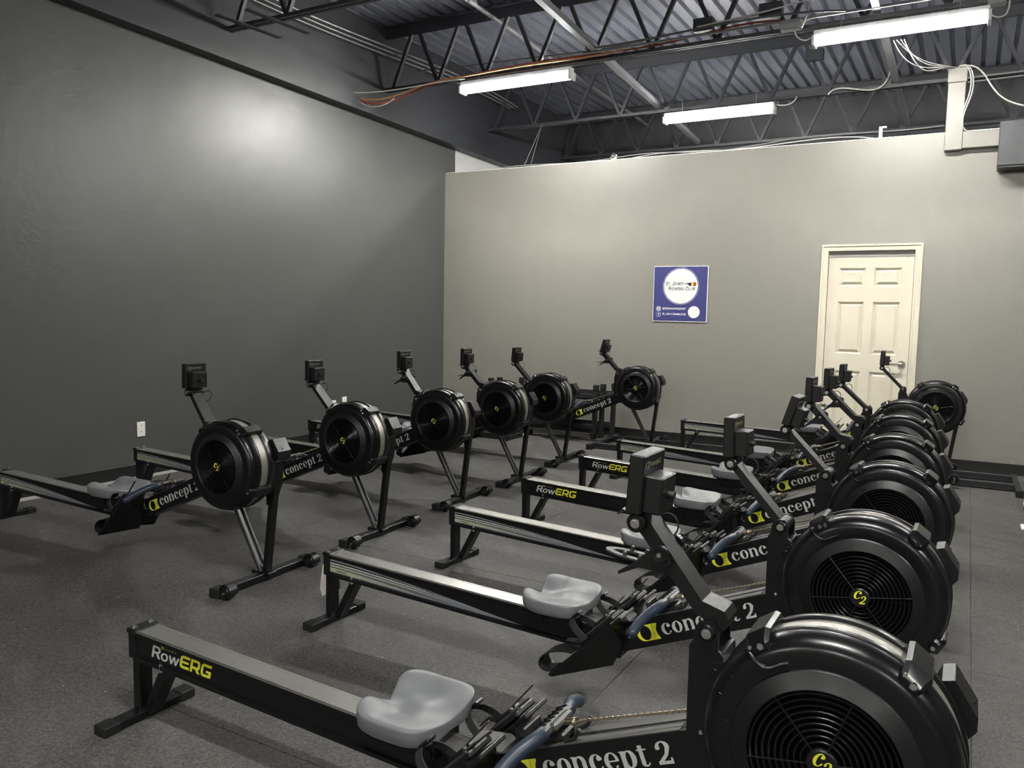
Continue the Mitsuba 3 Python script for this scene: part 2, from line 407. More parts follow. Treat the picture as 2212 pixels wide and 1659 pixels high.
# ------------------------------------------------------------------ lettering in the maker's styles (drawn as shapes)
def ell(cx, cy, rx, ry):
    return affinity.scale(Point(cx, cy).buffer(1, 24), rx, ry, origin=(cx, cy))
def glyph_o():
    return ell(.40, .5, .40, .52).difference(ell(.42, .5, .15, .44)), .84
def glyph_c():
    g = ell(.40, .5, .40, .52).difference(ell(.46, .5, .20, .45)).difference(Polygon([(.48, .5), (1.2, .98), (1.2, .16), (.5, .30)]))
    return unary_union([g, ell(.60, .76, .14, .15)]), .80
def glyph_e():
    g = ell(.40, .5, .40, .52).difference(ell(.44, .5, .19, .45))
    g = g.difference(Polygon([(.42, .46), (1.0, .46), (1.0, .14), (.5, .26)]))
    return unary_union([g, sbox(.2, .46, .79, .54).intersection(ell(.40, .5, .40, .52))]), .84
def glyph_n():
    arch = ell(.50, .62, .32, .40).difference(ell(.44, .55, .15, .36)).intersection(sbox(.2, .5, 1, 1.2))
    return unary_union([sbox(.06, 0, .30, 1.0), sbox(0, .93, .30, 1.0), sbox(0, 0, .36, .06), sbox(.58, 0, .82, .62), sbox(.52, 0, .88, .06), arch]), .92
def glyph_p():
    bowl = ell(.48, .5, .38, .52).difference(ell(.45, .5, .14, .44))
    return unary_union([sbox(.06, -.42, .30, 1.0), sbox(0, .93, .3, 1.0), sbox(0, -.42, .38, -.36), bowl]), .90
def glyph_t():
    hook = ell(.32, .18, .22, .20).difference(ell(.37, .22, .12, .14)).intersection(sbox(.1, -.1, 1, .2))
    return unary_union([sbox(.10, .15, .32, 1.22), sbox(0, .92, .5, 1.0), hook]), .56
def glyph_2():
    arc = ell(.42, .98, .36, .34).difference(ell(.40, .98, .14, .26)).difference(Polygon([(-.2, .98), (.42, .98), (.62, .3), (-.2, .3)]))
    diag = LineString([(.66, .86), (.50, .52), (.12, .12)]).buffer(.09)
    return unary_union([arc, diag, sbox(.02, 0, .78, .19), ell(.16, .96, .12, .12), sbox(.68, .1, .78, .34)]), .86
GL = dict(o=glyph_o, c=glyph_c, e=glyph_e, n=glyph_n, p=glyph_p, t=glyph_t)
GL['2'] = glyph_2
def fat_text(s, h, gap=.07):
    """Fat serif lettering, x-height h, as one shape starting at the origin."""
    out, x = [], 0.0
    for ch in s:
        if ch == ' ': x += .34; continue
        g, w = GL[ch]()
        out.append(affinity.translate(g, x, 0)); x += w + gap
    return affinity.scale(unary_union(out), h, h, origin=(0, 0)), x * h
def emblem(h):
    """The maker's yellow emblem: a fat crescent and two waisted bars."""
    body = unary_union([ell(.5, .5, .5, .5), sbox(.5, 0, 1.5, 1)])
    body = body.difference(ell(.605, .5, .365, .45))
    body = body.difference(ell(1.80, .5, .44, .56)).difference(sbox(1.14, -.1, 1.165, 1.1))
    return affinity.scale(body, h, h, origin=(0, 0))
def c2_logo(h):
    c = affinity.skew(affinity.scale(glyph_c()[0], .95, .95, origin=(0, 0)), 18, 0, origin=(0, 0))
    two = affinity.skew(affinity.scale(glyph_2()[0], .72, .72, origin=(0, 0)), 12, 0, origin=(0, 0))
    g = unary_union([affinity.translate(c, -.72, -.12), affinity.translate(two, -.02, -.62)])
    return affinity.scale(g, h, h, origin=(0, 0))
def rowerg(h):
    """(silver letters, yellow letters) of the rail decal, capital height h, slanted."""
    t1 = meshkit.text_mesh('R', h, 0.0005, bold=True); t2 = meshkit.text_mesh('ow', h * .86, 0.0005, bold=True)
    for m in (t1, t2): m.vertices[:, 0] *= 1.28
    t2.apply_translation((t1.bounds[1][0] + .06 * h - t2.bounds[0][0], 0, 0))
    silver = cat([t1, t2]); x = silver.bounds[1][0] + .10 * h
    def blk(body): return affinity.scale(body, h, h, origin=(0, 0))
    rr = lambda x0, y0, x1, y1, r: sbox(x0 + r, y0 + r, x1 - r, y1 - r).buffer(r, 8)
    E_ = unary_union([rr(0, 0, 1.05, 1.1, .3), sbox(.5, 0, 1.05, 1.1)]).difference(rr(.24, .23, 1.4, .87, .12)).union(sbox(.1, .45, .95, .64))
    R_ = unary_union([rr(0, .3, 1.02, 1.1, .25), sbox(0, .3, .5, 1.1), sbox(0, 0, .24, 1.1), Polygon([(.42, .45), (.72, .45), (1.1, 0), (.80, 0)])]).difference(rr(.24, .52, .79, .88, .1))
    G_ = unary_union([rr(0, 0, 1.08, 1.1, .3)]).difference(rr(.24, .23, .84, .87, .12)).difference(sbox(.8, .55, 1.2, .87)).union(sbox(.84, .02, 1.08, .56)).union(sbox(.55, .38, 1.08, .57)).union(sbox(.5, .87, 1.08, 1.1))
    ys = []
    for g in (E_, R_, G_):
        g = blk(g).intersection(sbox(-1, -1, 2, 2))
        for p in polys(g):
            m = trimesh.creation.extrude_polygon(p, 0.0005, engine='earcut'); m.apply_translation((x, 0, 0)); ys.append(m)
        x += 1.16 * h
    return sheared(silver, .2), sheared(cat(ys), .2)

# ------------------------------------------------------------------ the rowing machine: meshes made once, in its own frame
# x along the rail from its rear end, y to the left of the rower who faces the flywheel, z up
RS = -0.0275                                     # slope of the rail
def rz(u): return 0.308 + RS * u                    # top of the rail
CX, CZ = 2.189, 0.606                            # flywheel axle
TS = 22.8                                        # slope of the main tube, degrees
def tub(s, t): # along the tube from (1.40, .199) on its lower edge; t up across it
    a = math.radians(TS)
    return 1.40 + s * math.cos(a) - t * math.sin(a), 0.196 + s * math.sin(a) + t * math.cos(a)

P = {}     # part name -> (path, ply, label)
def shape(name, mesh, mat, smooth=30, color=None):
    P[name] = mikit.ply(mesh, mat, smooth=smooth, color=color)

def extr_rail(x0, x1, prof):
    """Extrude a (y, dz) profile hung from the rail's top line."""
    m = ext_yz(prof, x0, x1); m.vertices[:, 2] += rz(m.vertices[:, 0]); return m
shape('rail', extr_rail(0.004, 1.40, [(-.042, -.003), (-.042, -.012), (-.036, -.016), (-.036, -.082), (-.046, -.085), (-.046, -.097), (.046, -.097), (.046, -.085), (.036, -.082), (.036, -.016), (.042, -.012), (.042, -.003)]), 'm_black', False)
shape('rail_track', extr_rail(0.015, 1.385, [(-.0425, -.003), (-.0425, .0), (-.038, .0022), (-.030, .0022), (-.0295, .0012), (.0295, .0012), (.030, .0022), (.038, .0022), (.0425, .0), (.0425, -.003)]), 'm_track', False)
shape('rail_cap', cat([cbox(-.032, .016, -.046, .046, rz(0) - .012, rz(0) + .006, .004), cbox(-.030, .005, -.040, .040, rz(0) - .098, rz(0) - .010, .002)]), 'm_plastic_matte')
def bolt(x, y, z, axis, r=0.0075, h=0.006):
    ax = {'x': (1, 0, 0), 'y': (0, 1, 0), 'z': (0, 0, 1), '-y': (0, -1, 0), '-z': (0, 0, -1)}[axis]
    p = np.array([x, y, z], float); q = p + np.array(ax) * h
    return cat([cyl(p, p + np.array(ax) * h * .4, r * 1.25, 14), cyl(p, q, r, 6)])
for s, nm in ((-1, 'a'), (1, 'b')):
    shape('rail_bolt_' + nm, bolt(-.006, s * .031, rz(0) + .006, 'z', .0075, .006), 'm_chrome')
shape('flange_bolt', cyl((.137, -.040, rz(.137) - .106), (.137, -.040, rz(.137) - .077), .0065, 6), 'm_chrome')
# rear leg
shape('rear_leg', cbox(-.030, .004, -.026, .026, .022, rz(0) - .09, .003), 'm_black', False)
shape('rear_brace', ext_xz([(.122, .213), (.156, .213), (.052, .022), (.018, .022)], -.026, .026), 'm_black', False)
shape('rear_foot', cbox(-.022, .030, -.125, .125, .003, .030, .003), 'm_black', False)
for s, nm in ((-1, 'a'), (1, 'b')):
    shape('rear_foot_cap_' + nm, cbox(-.026, .034, min(s * .115, s * .174), max(s * .115, s * .174), 0.0, .034, .004), 'm_rubber', False)

# rail decals on the near side
sil, yel = rowerg(0.040)
def on_rail(m, x, dz, y=-.0362):
    m = face_xz(m, y); m.vertices[:, 2] += 0
    m = roty(m, math.degrees(math.atan(RS))); return mv(m, x, 0, rz(x) + dz)
off = .086 - sil.bounds[0][0]
sc = (.375 - .082) / (yel.bounds[1][0] - sil.bounds[0][0])
for m in (sil, yel): m.vertices[:, 0] *= sc
shape('decal_silver', on_rail(sil, .080, -.066), 'm_silver_print', False)
shape('decal_yellow', on_rail(yel, .080, -.066), 'm_yellow', False)
sm, smw = fat_text('concept 2', .0058, .12)
smm = ext_xy(sm, 0, .0005); smm.vertices[:, 0] *= 1.25
em = ext_xy(emblem(.0085), 0, .0005)
shape('decal_small', on_rail(mv(smm, .155 - .08, 0, 0), .08, -.0275), 'm_grey_print', False)
shape('decal_emblem', on_rail(mv(em, .136 - .08, 0, 0), .08, -.0285), 'm_yellow', False)
# swoosh decal: bands that leave the rear end level and run down to the lower edge
vs, fs, cs = [], [], []
def band(f0a, f0b, col, uend, col2):
    n = 26; base = sum(len(v) for v in vs)
    t = np.linspace(0, 1, n)
    def h(f0): return np.maximum(f0 * (1 - t ** 1.8) + 0.012 * t, 0.003)
    u = .008 + (uend - .008) * t
    for f0 in (f0a, f0b):
        vs.append(np.stack([u, np.full(n, -.0363 - .00004 * (len(vs) // 2)), rz(u) - .082 + .066 * h(f0)], 1))
        cs.append(np.array(col)[None] * (1 - t[:, None]) + np.array(col2)[None] * t[:, None])
    i = np.arange(n - 1)
    fs.append(np.vstack([np.stack([base + i, base + i + 1, base + n + i + 1], 1), np.stack([base + i, base + n + i + 1, base + n + i], 1)]))
G1, G2, G3 = (.42, .42, .41), (.16, .17, .19), (.17, .18, .21)
for fa, fb, c0, ue in [(.0, .66, (.030, .031, .033), .985), (.83, .90, (.24, .24, .23), .95), (.60, .72, G1, 1.0), (.46, .54, (.46, .48, .36), .92), (.395, .435, (.20, .21, .17), .84), (.08, .36, (.36, .38, .27), .62), (.93, .95, (.07, .07, .08), .80), (.79, .815, (.05, .052, .06), .90), (.615, .635, (.10, .10, .11), .86)]:
    band(fa, fb, c0, ue, G3 if ue > .7 else G2)
Vd, Fd, Cd = np.vstack(vs), np.vstack(fs), np.vstack(cs)
shape('decal_swoosh', trimesh.Trimesh(Vd, Fd, process=False), 'm_print', False, Cd)
lab = ext_xy(fat_text('concept 2', .0066, .12)[0], 0, .0004); lab.vertices[:, 0] *= 1.2
shape('decal_label', mv(on_rail(lab, .045, -.0715, -.0369), 0, 0, 0), 'm_ink', False)

# seat
def seat_mesh():
    L, Wd = .115, .152
    n, m = 96, 18
    th = np.arange(n) * 2 * PI / n
    e = 2 / 4.2
    ox = L * np.sign(np.cos(th)) * np.abs(np.cos(th)) ** e; oy = Wd * np.sign(np.sin(th)) * np.abs(np.sin(th)) ** e
    ox = ox + np.where(ox < 0, .020 * np.exp(-(oy / .046) ** 2), 0) - np.where(ox > 0, .008 * np.exp(-(oy / .05) ** 2), 0)
    def ztop(x, y):
        side = np.abs(y) / Wd
        cups = -.012 * np.exp(-(((x + .02) / .06) ** 2 + ((np.abs(y) - .058) / .045) ** 2))
        rear = .020 * smooth01((-x - .02) / .09) * np.exp(-((np.abs(y) - .090) / .060) ** 2)
        valley = -.021 * np.exp(-(y / .042) ** 2) * smooth01((-x + .02) / .1)
        front = -.018 * np.exp(-(y / .06) ** 2) * smooth01((x - .02) / .09)
        wing = .009 * side ** 2
        return .352 + cups + rear + valley + front + wing
    def smooth01(t):
        t = np.clip(t, 0, 1); return t * t * (3 - 2 * t)
    rings = []
    for k in range(m):
        s = (k + .0) / (m - 1); s = .02 + .98 * s ** .85
        x, y = ox * s, oy * s
        z = ztop(x, y) - .0035 * smooth01((s - .93) / .07)
        rings.append(np.stack([x, y, z], 1))
    edge = rings[-1]
    for (sc_, dz) in ((1.010, -.0025), (1.014, -.0065), (1.015, -.020), (1.000, -.040), (.955, -.047)):
        r = edge.copy(); r[:, :2] *= sc_; r[:, 2] = np.maximum(edge[:, 2] + dz, .302 + .0 * dz) if dz < -.02 else edge[:, 2] + dz
        rings.append(r)
    r = edge.copy(); r[:, :2] *= .9; r[:, 2] = .302; rings.append(r)
    v = np.vstack(rings + [[[0, 0, ztop(np.array([0.]), np.array([0.]))[0]]], [[0, 0, .302]]])
    K = len(rings); i, j = np.meshgrid(np.arange(K - 1), np.arange(n), indexing='ij'); j2 = (j + 1) % n
    q = np.stack([i * n + j, (i + 1) * n + j, (i + 1) * n + j2, i * n + j2], -1).reshape(-1, 4)
    jj = np.arange(n); c0, c1 = K * n, K * n + 1
    f = np.vstack([q[:, [0, 1, 2]], q[:, [0, 2, 3]], np.stack([jj, (jj + 1) % n, jj * 0 + c0], 1), np.stack([(K - 1) * n + (jj + 1) % n, (K - 1) * n + jj, jj * 0 + c1], 1)])
    mm = trimesh.Trimesh(v, f, process=False)
    if mm.volume < 0: mm.invert()
    return mv(mm, 1.145, 0, 0)
shape('seat', seat_mesh(), 'm_seat', True)
shape('seat_carriage', cat([cbox(1.055, 1.245, -.056, .056, .240, .304, .004), ycyl(1.08, .255, -.062, -.050, .014), ycyl(1.22, .255, -.062, -.050, .014)]), 'm_black', 30)

# main tube
tube_poly = [tub(-.03, 0), tub(.74, 0), tub(.74, .097), tub(-.02, .097)]
shape('main_tube', cat([ext_xz(tube_poly, -.046, .046)]), 'm_black', False)
shape('tube_top_strip', cat([ext_xz([tub(.14, .097), tub(.56, .097), tub(.56, .0995), tub(.14, .0995)], -.044, -.010), ext_xz([tub(.14, .097), tub(.56, .097), tub(.56, .0995), tub(.14, .0995)], .010, .044)]), 'm_grey_plastic', False)
tt, tw = fat_text('concept 2', .0385)
tm = ext_xy(tt, 0, .0005)
s0 = (1.561 - 1.40) / math.cos(math.radians(TS)) + .010
tm.vertices[:, 0] *= .345 / tw
shape('tube_lettering', mv(roty(face_xz(tm, -.0462), TS), *(lambda q: (q[0], 0, q[1]))(tub(s0, .030))), 'm_silver_print', False)
el = ext_xy(emblem(.056), 0, .0005)
shape('tube_emblem', mv(roty(face_xz(el, -.0462), TS), *(lambda q: (q[0], 0, q[1]))(tub(.088, .020))), 'm_yellow', False)
shape('tube_bolt', bevdisc(1.435, .262, -.052, -.046, .006, .002, 14), 'm_chrome')
shape('joint_cover', mv(roty(cat([cbox(-.055, .055, -.050, .050, -.05, .016, .012)]), 9), 1.375, 0, .300), 'm_grey_plastic')

# footrests, one each side (built on the right-hand side, y < 0, then mirrored)
FA = math.degrees(math.atan2(.375 - .105, 1.445 - 1.175)); FL = math.hypot(.27, .27)
def fb(m, y=0):   # from the board's own frame (x up the board, z off its face towards the rower) to the machine
    m = roty(m, FA); return mv(m, 1.175, y, .105)
def foot_parts(s):
    Y = lambda a, b: (min(s * a, s * b), max(s * a, s * b))
    y0, y1 = Y(.050, .168)
    o = {}
    o['side_plate'] = trimesh.convex.convex_hull(np.array([[1.182, s * .168, .104], [1.192, s * .168, .100], [1.415, s * .168, .338], [1.405, s * .168, .348], [1.186, s * .048, .104],
                           [1.375, s * .048, .142], [1.413, s * .048, .222], [1.424, s * .048, .300], [1.418, s * .048, .345]]))
    o['board'] = fb(cbox(0, FL, y0, y1, -.012, 0, .003))
    # heel cup: raised rim that bends round the heel
    a = np.linspace(0, PI, 15); yc = s * .112
    arc = np.stack([.022 + .060 - .060 * np.sin(a), yc + .046 * np.cos(a), np.full(15, .018)], 1)
    up = np.stack([arc[:, 0], arc[:, 1], arc[:, 2] + .0], 1)
    cup = []
    pts = np.vstack([[[.125, yc + .046, .018]], arc, [[.125, yc - .046, .018]]])
    k = len(pts)
    inner, outer = pts.copy(), pts.copy(); inner[:, 1] = yc + (pts[:, 1] - yc) * .92; inner[1:-1, 0] += .004
    lo = .0; hi = np.concatenate([[.006], .022 + .034 * np.sin(a), [.006]])
    V = np.concatenate([np.c_[outer[:, :2], np.full(k, lo)], np.c_[outer[:, :2], hi], np.c_[inner[:, :2], hi], np.c_[inner[:, :2], np.full(k, lo)]])
    F = []
    for i in range(k - 1):
        for r in range(4):
            r2 = (r + 1) % 4
            F += [[r * k + i, r2 * k + i, r2 * k + i + 1], [r * k + i, r2 * k + i + 1, r * k + i + 1]]
    hc = trimesh.Trimesh(V, F, process=False)
    from scipy.interpolate import CubicSpline
    hp = np.array([(.012, .001), (-.012, .016), (-.020, .042), (.004, .060), (.045, .056), (.090, .034), (.125, .004)])
    hs = CubicSpline(np.arange(7), hp)(np.linspace(0, 6, 26))
    o['heel_cup'] = fb(cat([ribbon(np.c_[hs[:, 0], np.full(26, yc), hs[:, 1]], .078, .0045, 'y')]))
    o['toe_plate'] = fb(cat([cbox(.235, .352, min(s * .062, s * .160), max(s * .062, s * .160), .004, .020, .004), cbox(.255, .325, min(s * .085, s * .138), max(s * .085, s * .138), .018, .034, .006)]))
    o['adjuster'] = fb(cat([cbox(.19, .365, min(s * .064, s * .070), max(s * .064, s * .070), .018, .025, .0015), cbox(.19, .345, min(s * .152, s * .158), max(s * .152, s * .158), .018, .025, .0015),
                            roty(cbox(.295, .415, min(s * .106, s * .116), max(s * .106, s * .116), .030, .034, .0012), 6, (.295, 0, .030))]))
    b = np.linspace(0, PI, 17)
    loop = np.stack([.215 - .02 * np.sin(b), yc + .056 * np.cos(b), .012 + .085 * np.sin(b) ** .8], 1)
    o['strap'] = fb(cat([ribbon(loop, .026, .003, 'x'), ribbon([(.205, yc + s * .056, .012), (.19, yc + s * .066, .03), (.165, yc + s * .064, .05), (.15, yc + s * .05, .045)], .022, .003, 'x')]))
    o['buckle'] = fb(cbox(.195, .235, yc - .018, yc + .018, .092, .102, .003))
    return o
for s, nm in ((-1, 'r'), (1, 'l')):
    fp = foot_parts(s)
    shape(f'foot_{nm}_side_plate', fp['side_plate'], 'm_black', False)
    shape(f'foot_{nm}_board', fp['board'], 'm_plastic_matte', False)
    shape(f'foot_{nm}_heel_cup', fp['heel_cup'], 'm_dark_plastic', 30)
    shape(f'foot_{nm}_toe_plate', fp['toe_plate'], 'm_plastic_matte', False)
    shape(f'foot_{nm}_adjuster', fp['adjuster'], 'm_adjuster', False)
    shape(f'foot_{nm}_strap', fp['strap'], 'm_strap', False)
    shape(f'foot_{nm}_buckle', fp['buckle'], 'm_plastic', False)

# handle in its rest, and the chain
HX, HZ = 1.556, .412
def grip(s):
    pts = [(HX, s * .060, HZ - .002), (HX - .006, s * .095, HZ - .006), (HX - .022, s * .130, HZ - .018), (HX - .034, s * .175, HZ - .034), (HX - .042, s * .225, HZ - .056)]
    g = tube(pts, .0175, 14, smooth_n=14)
    g2 = trimesh.creation.icosphere(2, .0175); g2.apply_translation(pts[-1])
    return cat([g, g2])
hb = [(HX, y, HZ) for y in np.linspace(-.075, .075, 9)]
shape('handle_body', cat([mv(roty(cat([cbox(-.016, .016, -.078, .078, -.013, .013, .008), cbox(.004, .030, -.046, .046, -.010, .010, .006)]), 25), HX, 0, HZ)]), 'm_grey_plastic')
shape('handle_ribs', cat([mv(roty(rotz(cbox(-.020, .010, y - .003, y + .003, .010, .0165, .002), 20, (0, y, 0)), 25), HX, 0, HZ) for y in np.linspace(-.055, .055, 6)]), 'm_plastic', False)
shape('grip_r', grip(-1), 'm_grip'); shape('grip_l', grip(1), 'm_grip')
CH0, CH1 = np.array([1.622, 0, .432]), np.array([1.905, 0, .538])
shape('swivel', cat([cyl((HX + .026, 0, .421), CH0, .007, 12), mv(trimesh.creation.icosphere(2, .010), 1.606, 0, .426)]), 'm_chain')
links = []
n = 40; dirc = (CH1 - CH0) / n; ang = math.degrees(math.atan2(dirc[2], dirc[0])); ll = np.linalg.norm(dirc)
for i in range(n):
    c = CH0 + dirc * (i + .5)
    w = .0034 if i % 2 else .0020
    links.append(mv(roty(cbox(-ll * .52, ll * .52, -w, w, -.0036 if i % 2 else -.0027, .0036 if i % 2 else .0027, .001), ang), *c))
shape('chain', cat(links), 'm_chain', False)
hq = tub(.205, .097)
shape('handle_rest', cat([mv(roty(cat([cbox(-.045, .055, -.030, .030, 0, .022, .006), tube([(.055, .034, .004), (.085, .036, .010), (.105, .036, .028)], .005, 8), tube([(.055, -.034, .004), (.085, -.036, .010), (.105, -.036, .028)], .005, 8), cbox(-.052, -.040, -.040, .040, .0, .050, .003)]), TS), hq[0], 0, hq[1])]), 'm_dark_plastic')

# upright post
shape('post', cat([ext_xz([(1.893, .455), (1.893, .700), (1.902, .715), (1.902, .735), (1.912, .755), (1.940, .757), (1.954, .738), (1.954, .700), (1.966, .690), (1.966, .440), (1.90, .420)], -.050, -.042),
                   ext_xz([(1.893, .455), (1.893, .700), (1.902, .715), (1.902, .735), (1.912, .755), (1.940, .757), (1.954, .738), (1.954, .700), (1.966, .690), (1.966, .440), (1.90, .420)], .042, .050),
                   boxm(1.893, 1.965, -.044, .044, .43, .695), ext_xz([(1.940, .600), (1.940, .672), (1.965, .676), (1.985, .690), (2.01, .712), (2.04, .712), (2.04, .600)], -.054, -.046),
                   boxm(1.93, 2.02, -.044, .044, .43, .66)]), 'm_black', False)
shape('post_washer_a', bevdisc(1.930, .734, -.056, -.050, .018, .003), 'm_plastic'); shape('post_washer_b', bevdisc(1.950, .655, -.057, -.050, .0085, .002, 16), 'm_plastic'); shape('post_washer_c', bevdisc(1.948, .585, -.055, -.050, .0075, .002, 16), 'm_plastic')
shape('post_pivot_bolt', bolt(1.930, -.056, .734, '-y', .0085, .007), 'm_chrome'); shape('post_bolt_b', bevdisc(1.925, .514, -.053, -.046, .0055, .002, 12), 'm_chrome')

# monitor arms, drawn from the lower pivot at the origin towards +x (turned to its pose later)
def arm_straight():
    L = .246
    body = cat([ext_xz(Polygon([(.006, -.010), (L - .004, -.010), (L - .004, .012), (.012, .013)]), -.034, .034)])
    return cat([body, ycyl(0, 0, -.040, .040, .021), ])
shape('arm_straight', mv(arm_straight()), 'm_black_arm')
def arm_dog():
    # in the machine's frame relative to the pivot (1.930, .733) for a top pivot at (-.166, .211); turned so that the pivot line is +x
    a = math.degrees(math.atan2(.211, -.166))
    poly = Polygon([(-.178, .206), (-.150, .226), (-.018, .060), (.030, .046), (.040, .030), (.030, .008), (.004, -.008), (-.006, .016), (-.034, .034)])
    m = cat([ext_xz(poly.buffer(.003).buffer(-.003), -.034, .034), ycyl(.016, .022, -.0345, .0345, .0225)])
    return roty(m, -a)
shape('arm_dogleg', arm_dog(), 'm_black_arm')
def phone_holder():
    # folding phone cradle clamped round the arm; drawn in the machine's frame about the lower pivot, then turned to the arm's frame
    a = math.degrees(math.atan2(.211, -.166))
    cx, cz = -.105, .153
    black = ext_xz(Polygon([(cx - .012, cz + .014), (cx + .014, cz + .012), (cx + .022, cz - .018), (cx + .006, cz - .040), (cx - .045, cz - .036), (cx - .094, cz - .060), (cx - .096, cz - .054), (cx - .055, cz - .026)]), -.058, -.051)
    out = Polygon([(-.072 + .078 * math.cos(t), .030 * math.sin(t)) for t in np.linspace(0, 2 * PI, 25)[:-1]]).union(sbox(-.08, -.030, .02, .030))
    out = out.difference(Polygon([(-.072 + .058 * math.cos(t), .016 * math.sin(t)) for t in np.linspace(0, 2 * PI, 25)[:-1]]).union(sbox(-.08, -.016, .01, .016)))
    gr = mv(roty(ext_xy(out, -.002, .002), -5), cx, 0, cz - .038)
    bars = [mv(roty(cbox(-.004 + k, .004 + k, y - .006, y + .006, .0, .013, .002), -5), cx, 0, cz - .038) for k in (-.095, -.06, -.035) for y in (-.023, .023)]
    pin = ycyl(cx, cz, -.0695, .062, .0050, 12)
    R = lambda m: roty(m, -a)
    return R(black), R(cat([gr] + bars)), R(pin), R(lathe_y([(.0001, -.064), (.017, -.066), (.0185, -.062), (.0185, -.054), (.0001, -.054)], cx, cz, 24)), R(ycyl(cx, cz, .040, .056, .017))
bk, gr, pin, kn1, kn2 = phone_holder()
shape('holder_knob_a', kn1, 'm_plastic'); shape('holder_knob_b', kn2, 'm_plastic')
shape('holder_clamp', bk, 'm_black_arm'); shape('holder_tray', gr, 'm_grey_plastic', False); shape('holder_pin', pin, 'm_chrome')
shape('cable_loop', tube([(.020, .052, -.006), (.045, .060, .004), (.062, .058, -.018), (.056, .048, -.040), (.044, .036, -.050)], .0022, 6, smooth_n=22), 'm_rubber')

# monitor, drawn from its own pivot (at the arm's top) at the origin
shape('mon_pivot', cat([ycyl(0, 0, -.046, .046, .0165), cbox(-.016, .016, -.034, .034, 0, .034, .004)]), 'm_black_arm')
shape('mon_washer', bevdisc(0, 0, -.054, -.046, .021, .003), 'm_plastic')
shape('mon_bolt', bolt(0, -.054, 0, '-y', .0085, .007), 'm_chrome')
shape('mon_panel', cbox(-.022, .012, -.066, .066,   .022, .152, .003), 'm_plastic_matte', False)
shape('mon_box', cat([cbox(.010, .052, -.052, .038, .026, .108, .003)]), 'm_plastic_matte', False)
shape('mon_knob', cat([cyl((.052, -.005, .066), (.066, -.005, .066), .0085, 14)]), 'm_dark_plastic')
shape('mon_screen', cbox(-.0235, -.0215, -.055, .055, .050, .135, .0005), 'm_screen', False)
ml = fat_text('concept 2', .0085, .1)[0]
def face_px(m, x):  # lettering on a face that looks towards +x, reading along +y
    v = m.vertices; return trimesh.Trimesh(np.stack([x + v[:, 2], v[:, 0], v[:, 1]], 1), m.faces, process=False)
shape('mon_lettering', cat([mv(face_px(ext_xy(ml, 0, .0004), .012), 0, -.026, .124), ]), 'm_grey_print', False)
shape('mon_emblem', mv(face_px(ext_xy(emblem(.016), 0, .0004), .012), 0, -.054, .121), 'm_grey_print', False)
hookpts = [(-.016, 0, -.004), (-.026, 0, .012), (-.044, 0, .016), (-.054, 0, .004)]
shape('mon_hook', ribbon(hookpts, .05, .004, 'y'), 'm_dark_plastic', False)

# flywheel housing
near = [(.1325, -.175), (.1325, -.213), (.1355, -.216), (.164, -.203), (.167, -.200), (.196, -.200), (.207, -.196), (.2165, -.187), (.2225, -.174), (.2245, -.160), (.2245, -.152), (.2275, -.151), (.2275, -.142), (.2225, -.141), (.2205, -.132), (.2130, -.132), (.2130, -.170), (.200, -.186), (.14, -.186)]
shape('cover_near', lathe_y(near + [near[0]], CX, CZ, 112), 'm_plastic', 35)
shape('cover_ring', lathe_y([(.1328, -.2132), (.1358, -.2168), (.1640, -.2036), (.1655, -.2015), (.134, -.2100), (.1328, -.2132)], CX, CZ, 112), 'm_plastic_matte', 35)
shape('band', lathe_y([(.2190, -.140), (.2205, -.139), (.2205, -.088), (.2190, -.087), (.2165, -.087), (.2165, -.140), (.2190, -.140)], CX, CZ, 112), 'm_band', 35)
far = [(.2165, -.094), (.2225, -.088), (.2275, -.086), (.2275, -.077), (.2245, -.076), (.2245, -.066), (.2200, -.045), (.205, -.022), (.19, -.012), (.05, -.010), (.0001, -.010)]
shape('cover_far', lathe_y(far, CX, CZ, 112), 'm_plastic', 35)
rings = []
def ring(r, y, a=.0027, b=.0048, n=84):
    return lathe_y([(r - a, y + b), (r - a, y - b * .6), (r - a * .4, y - b), (r + a * .4, y - b), (r + a, y - b * .6), (r + a, y + b), (r - a, y + b)], CX, CZ, n)
for k, r in enumerate(np.linspace(.0375, .1275, 9)): rings.append(ring(r, -.207 + .006 * (1 - r / .13)))
for a in np.arange(6) * 60 + 10:
    t = math.radians(a)
    m = cbox(.026, .134, -.002, .002, -.0015, .0015, .0006)
    rings.append(mv(roty(m, a), CX, -.212, CZ))
shape('grille', cat(rings), 'm_plastic', 30)
shape('hub', bevdisc(CX, CZ, -.2155, -.196, .0275, .003, 40), 'm_plastic_matte')
lg = c2_logo(.0255)
shape('hub_emblem', mv(face_xz(ext_xy(lg, 0, .0008), -.2155), CX, 0, CZ), 'm_yellow', False)
fan = [lathe_y([(.0001, -.178), (.126, -.178), (.126, -.172), (.0001, -.172)], CX, CZ, 48)]
for k in range(20):
    fan.append(mv(roty(cbox(.05, .124, -.010, .010, -.0012, .0012, .0004), k * 18), CX, -.184, CZ))
shape('fan', cat(fan), 'm_fan', False)
def latch(a):
    m = trimesh.convex.convex_hull(np.vstack([cbox(-.027, .027, -.172, -.062, -.010, .0165, .007).vertices, cbox(-.022, .022, -.196, -.172, -.022, .003, .007).vertices]))
    m = mv(m, 0, 0, .2255)
    return mv(roty(m, a - 90), CX, 0, CZ)
def latch_bolt(a):
    m = mv(cat([cyl((.004, -.199, -.006), (.004, -.190, -.006), .0065, 6), cyl((-.016, -.1955, -.002), (-.016, -.19, -.002), .004, 10)]), 0, 0, .2255)
    return mv(roty(m, a - 90), CX, 0, CZ)
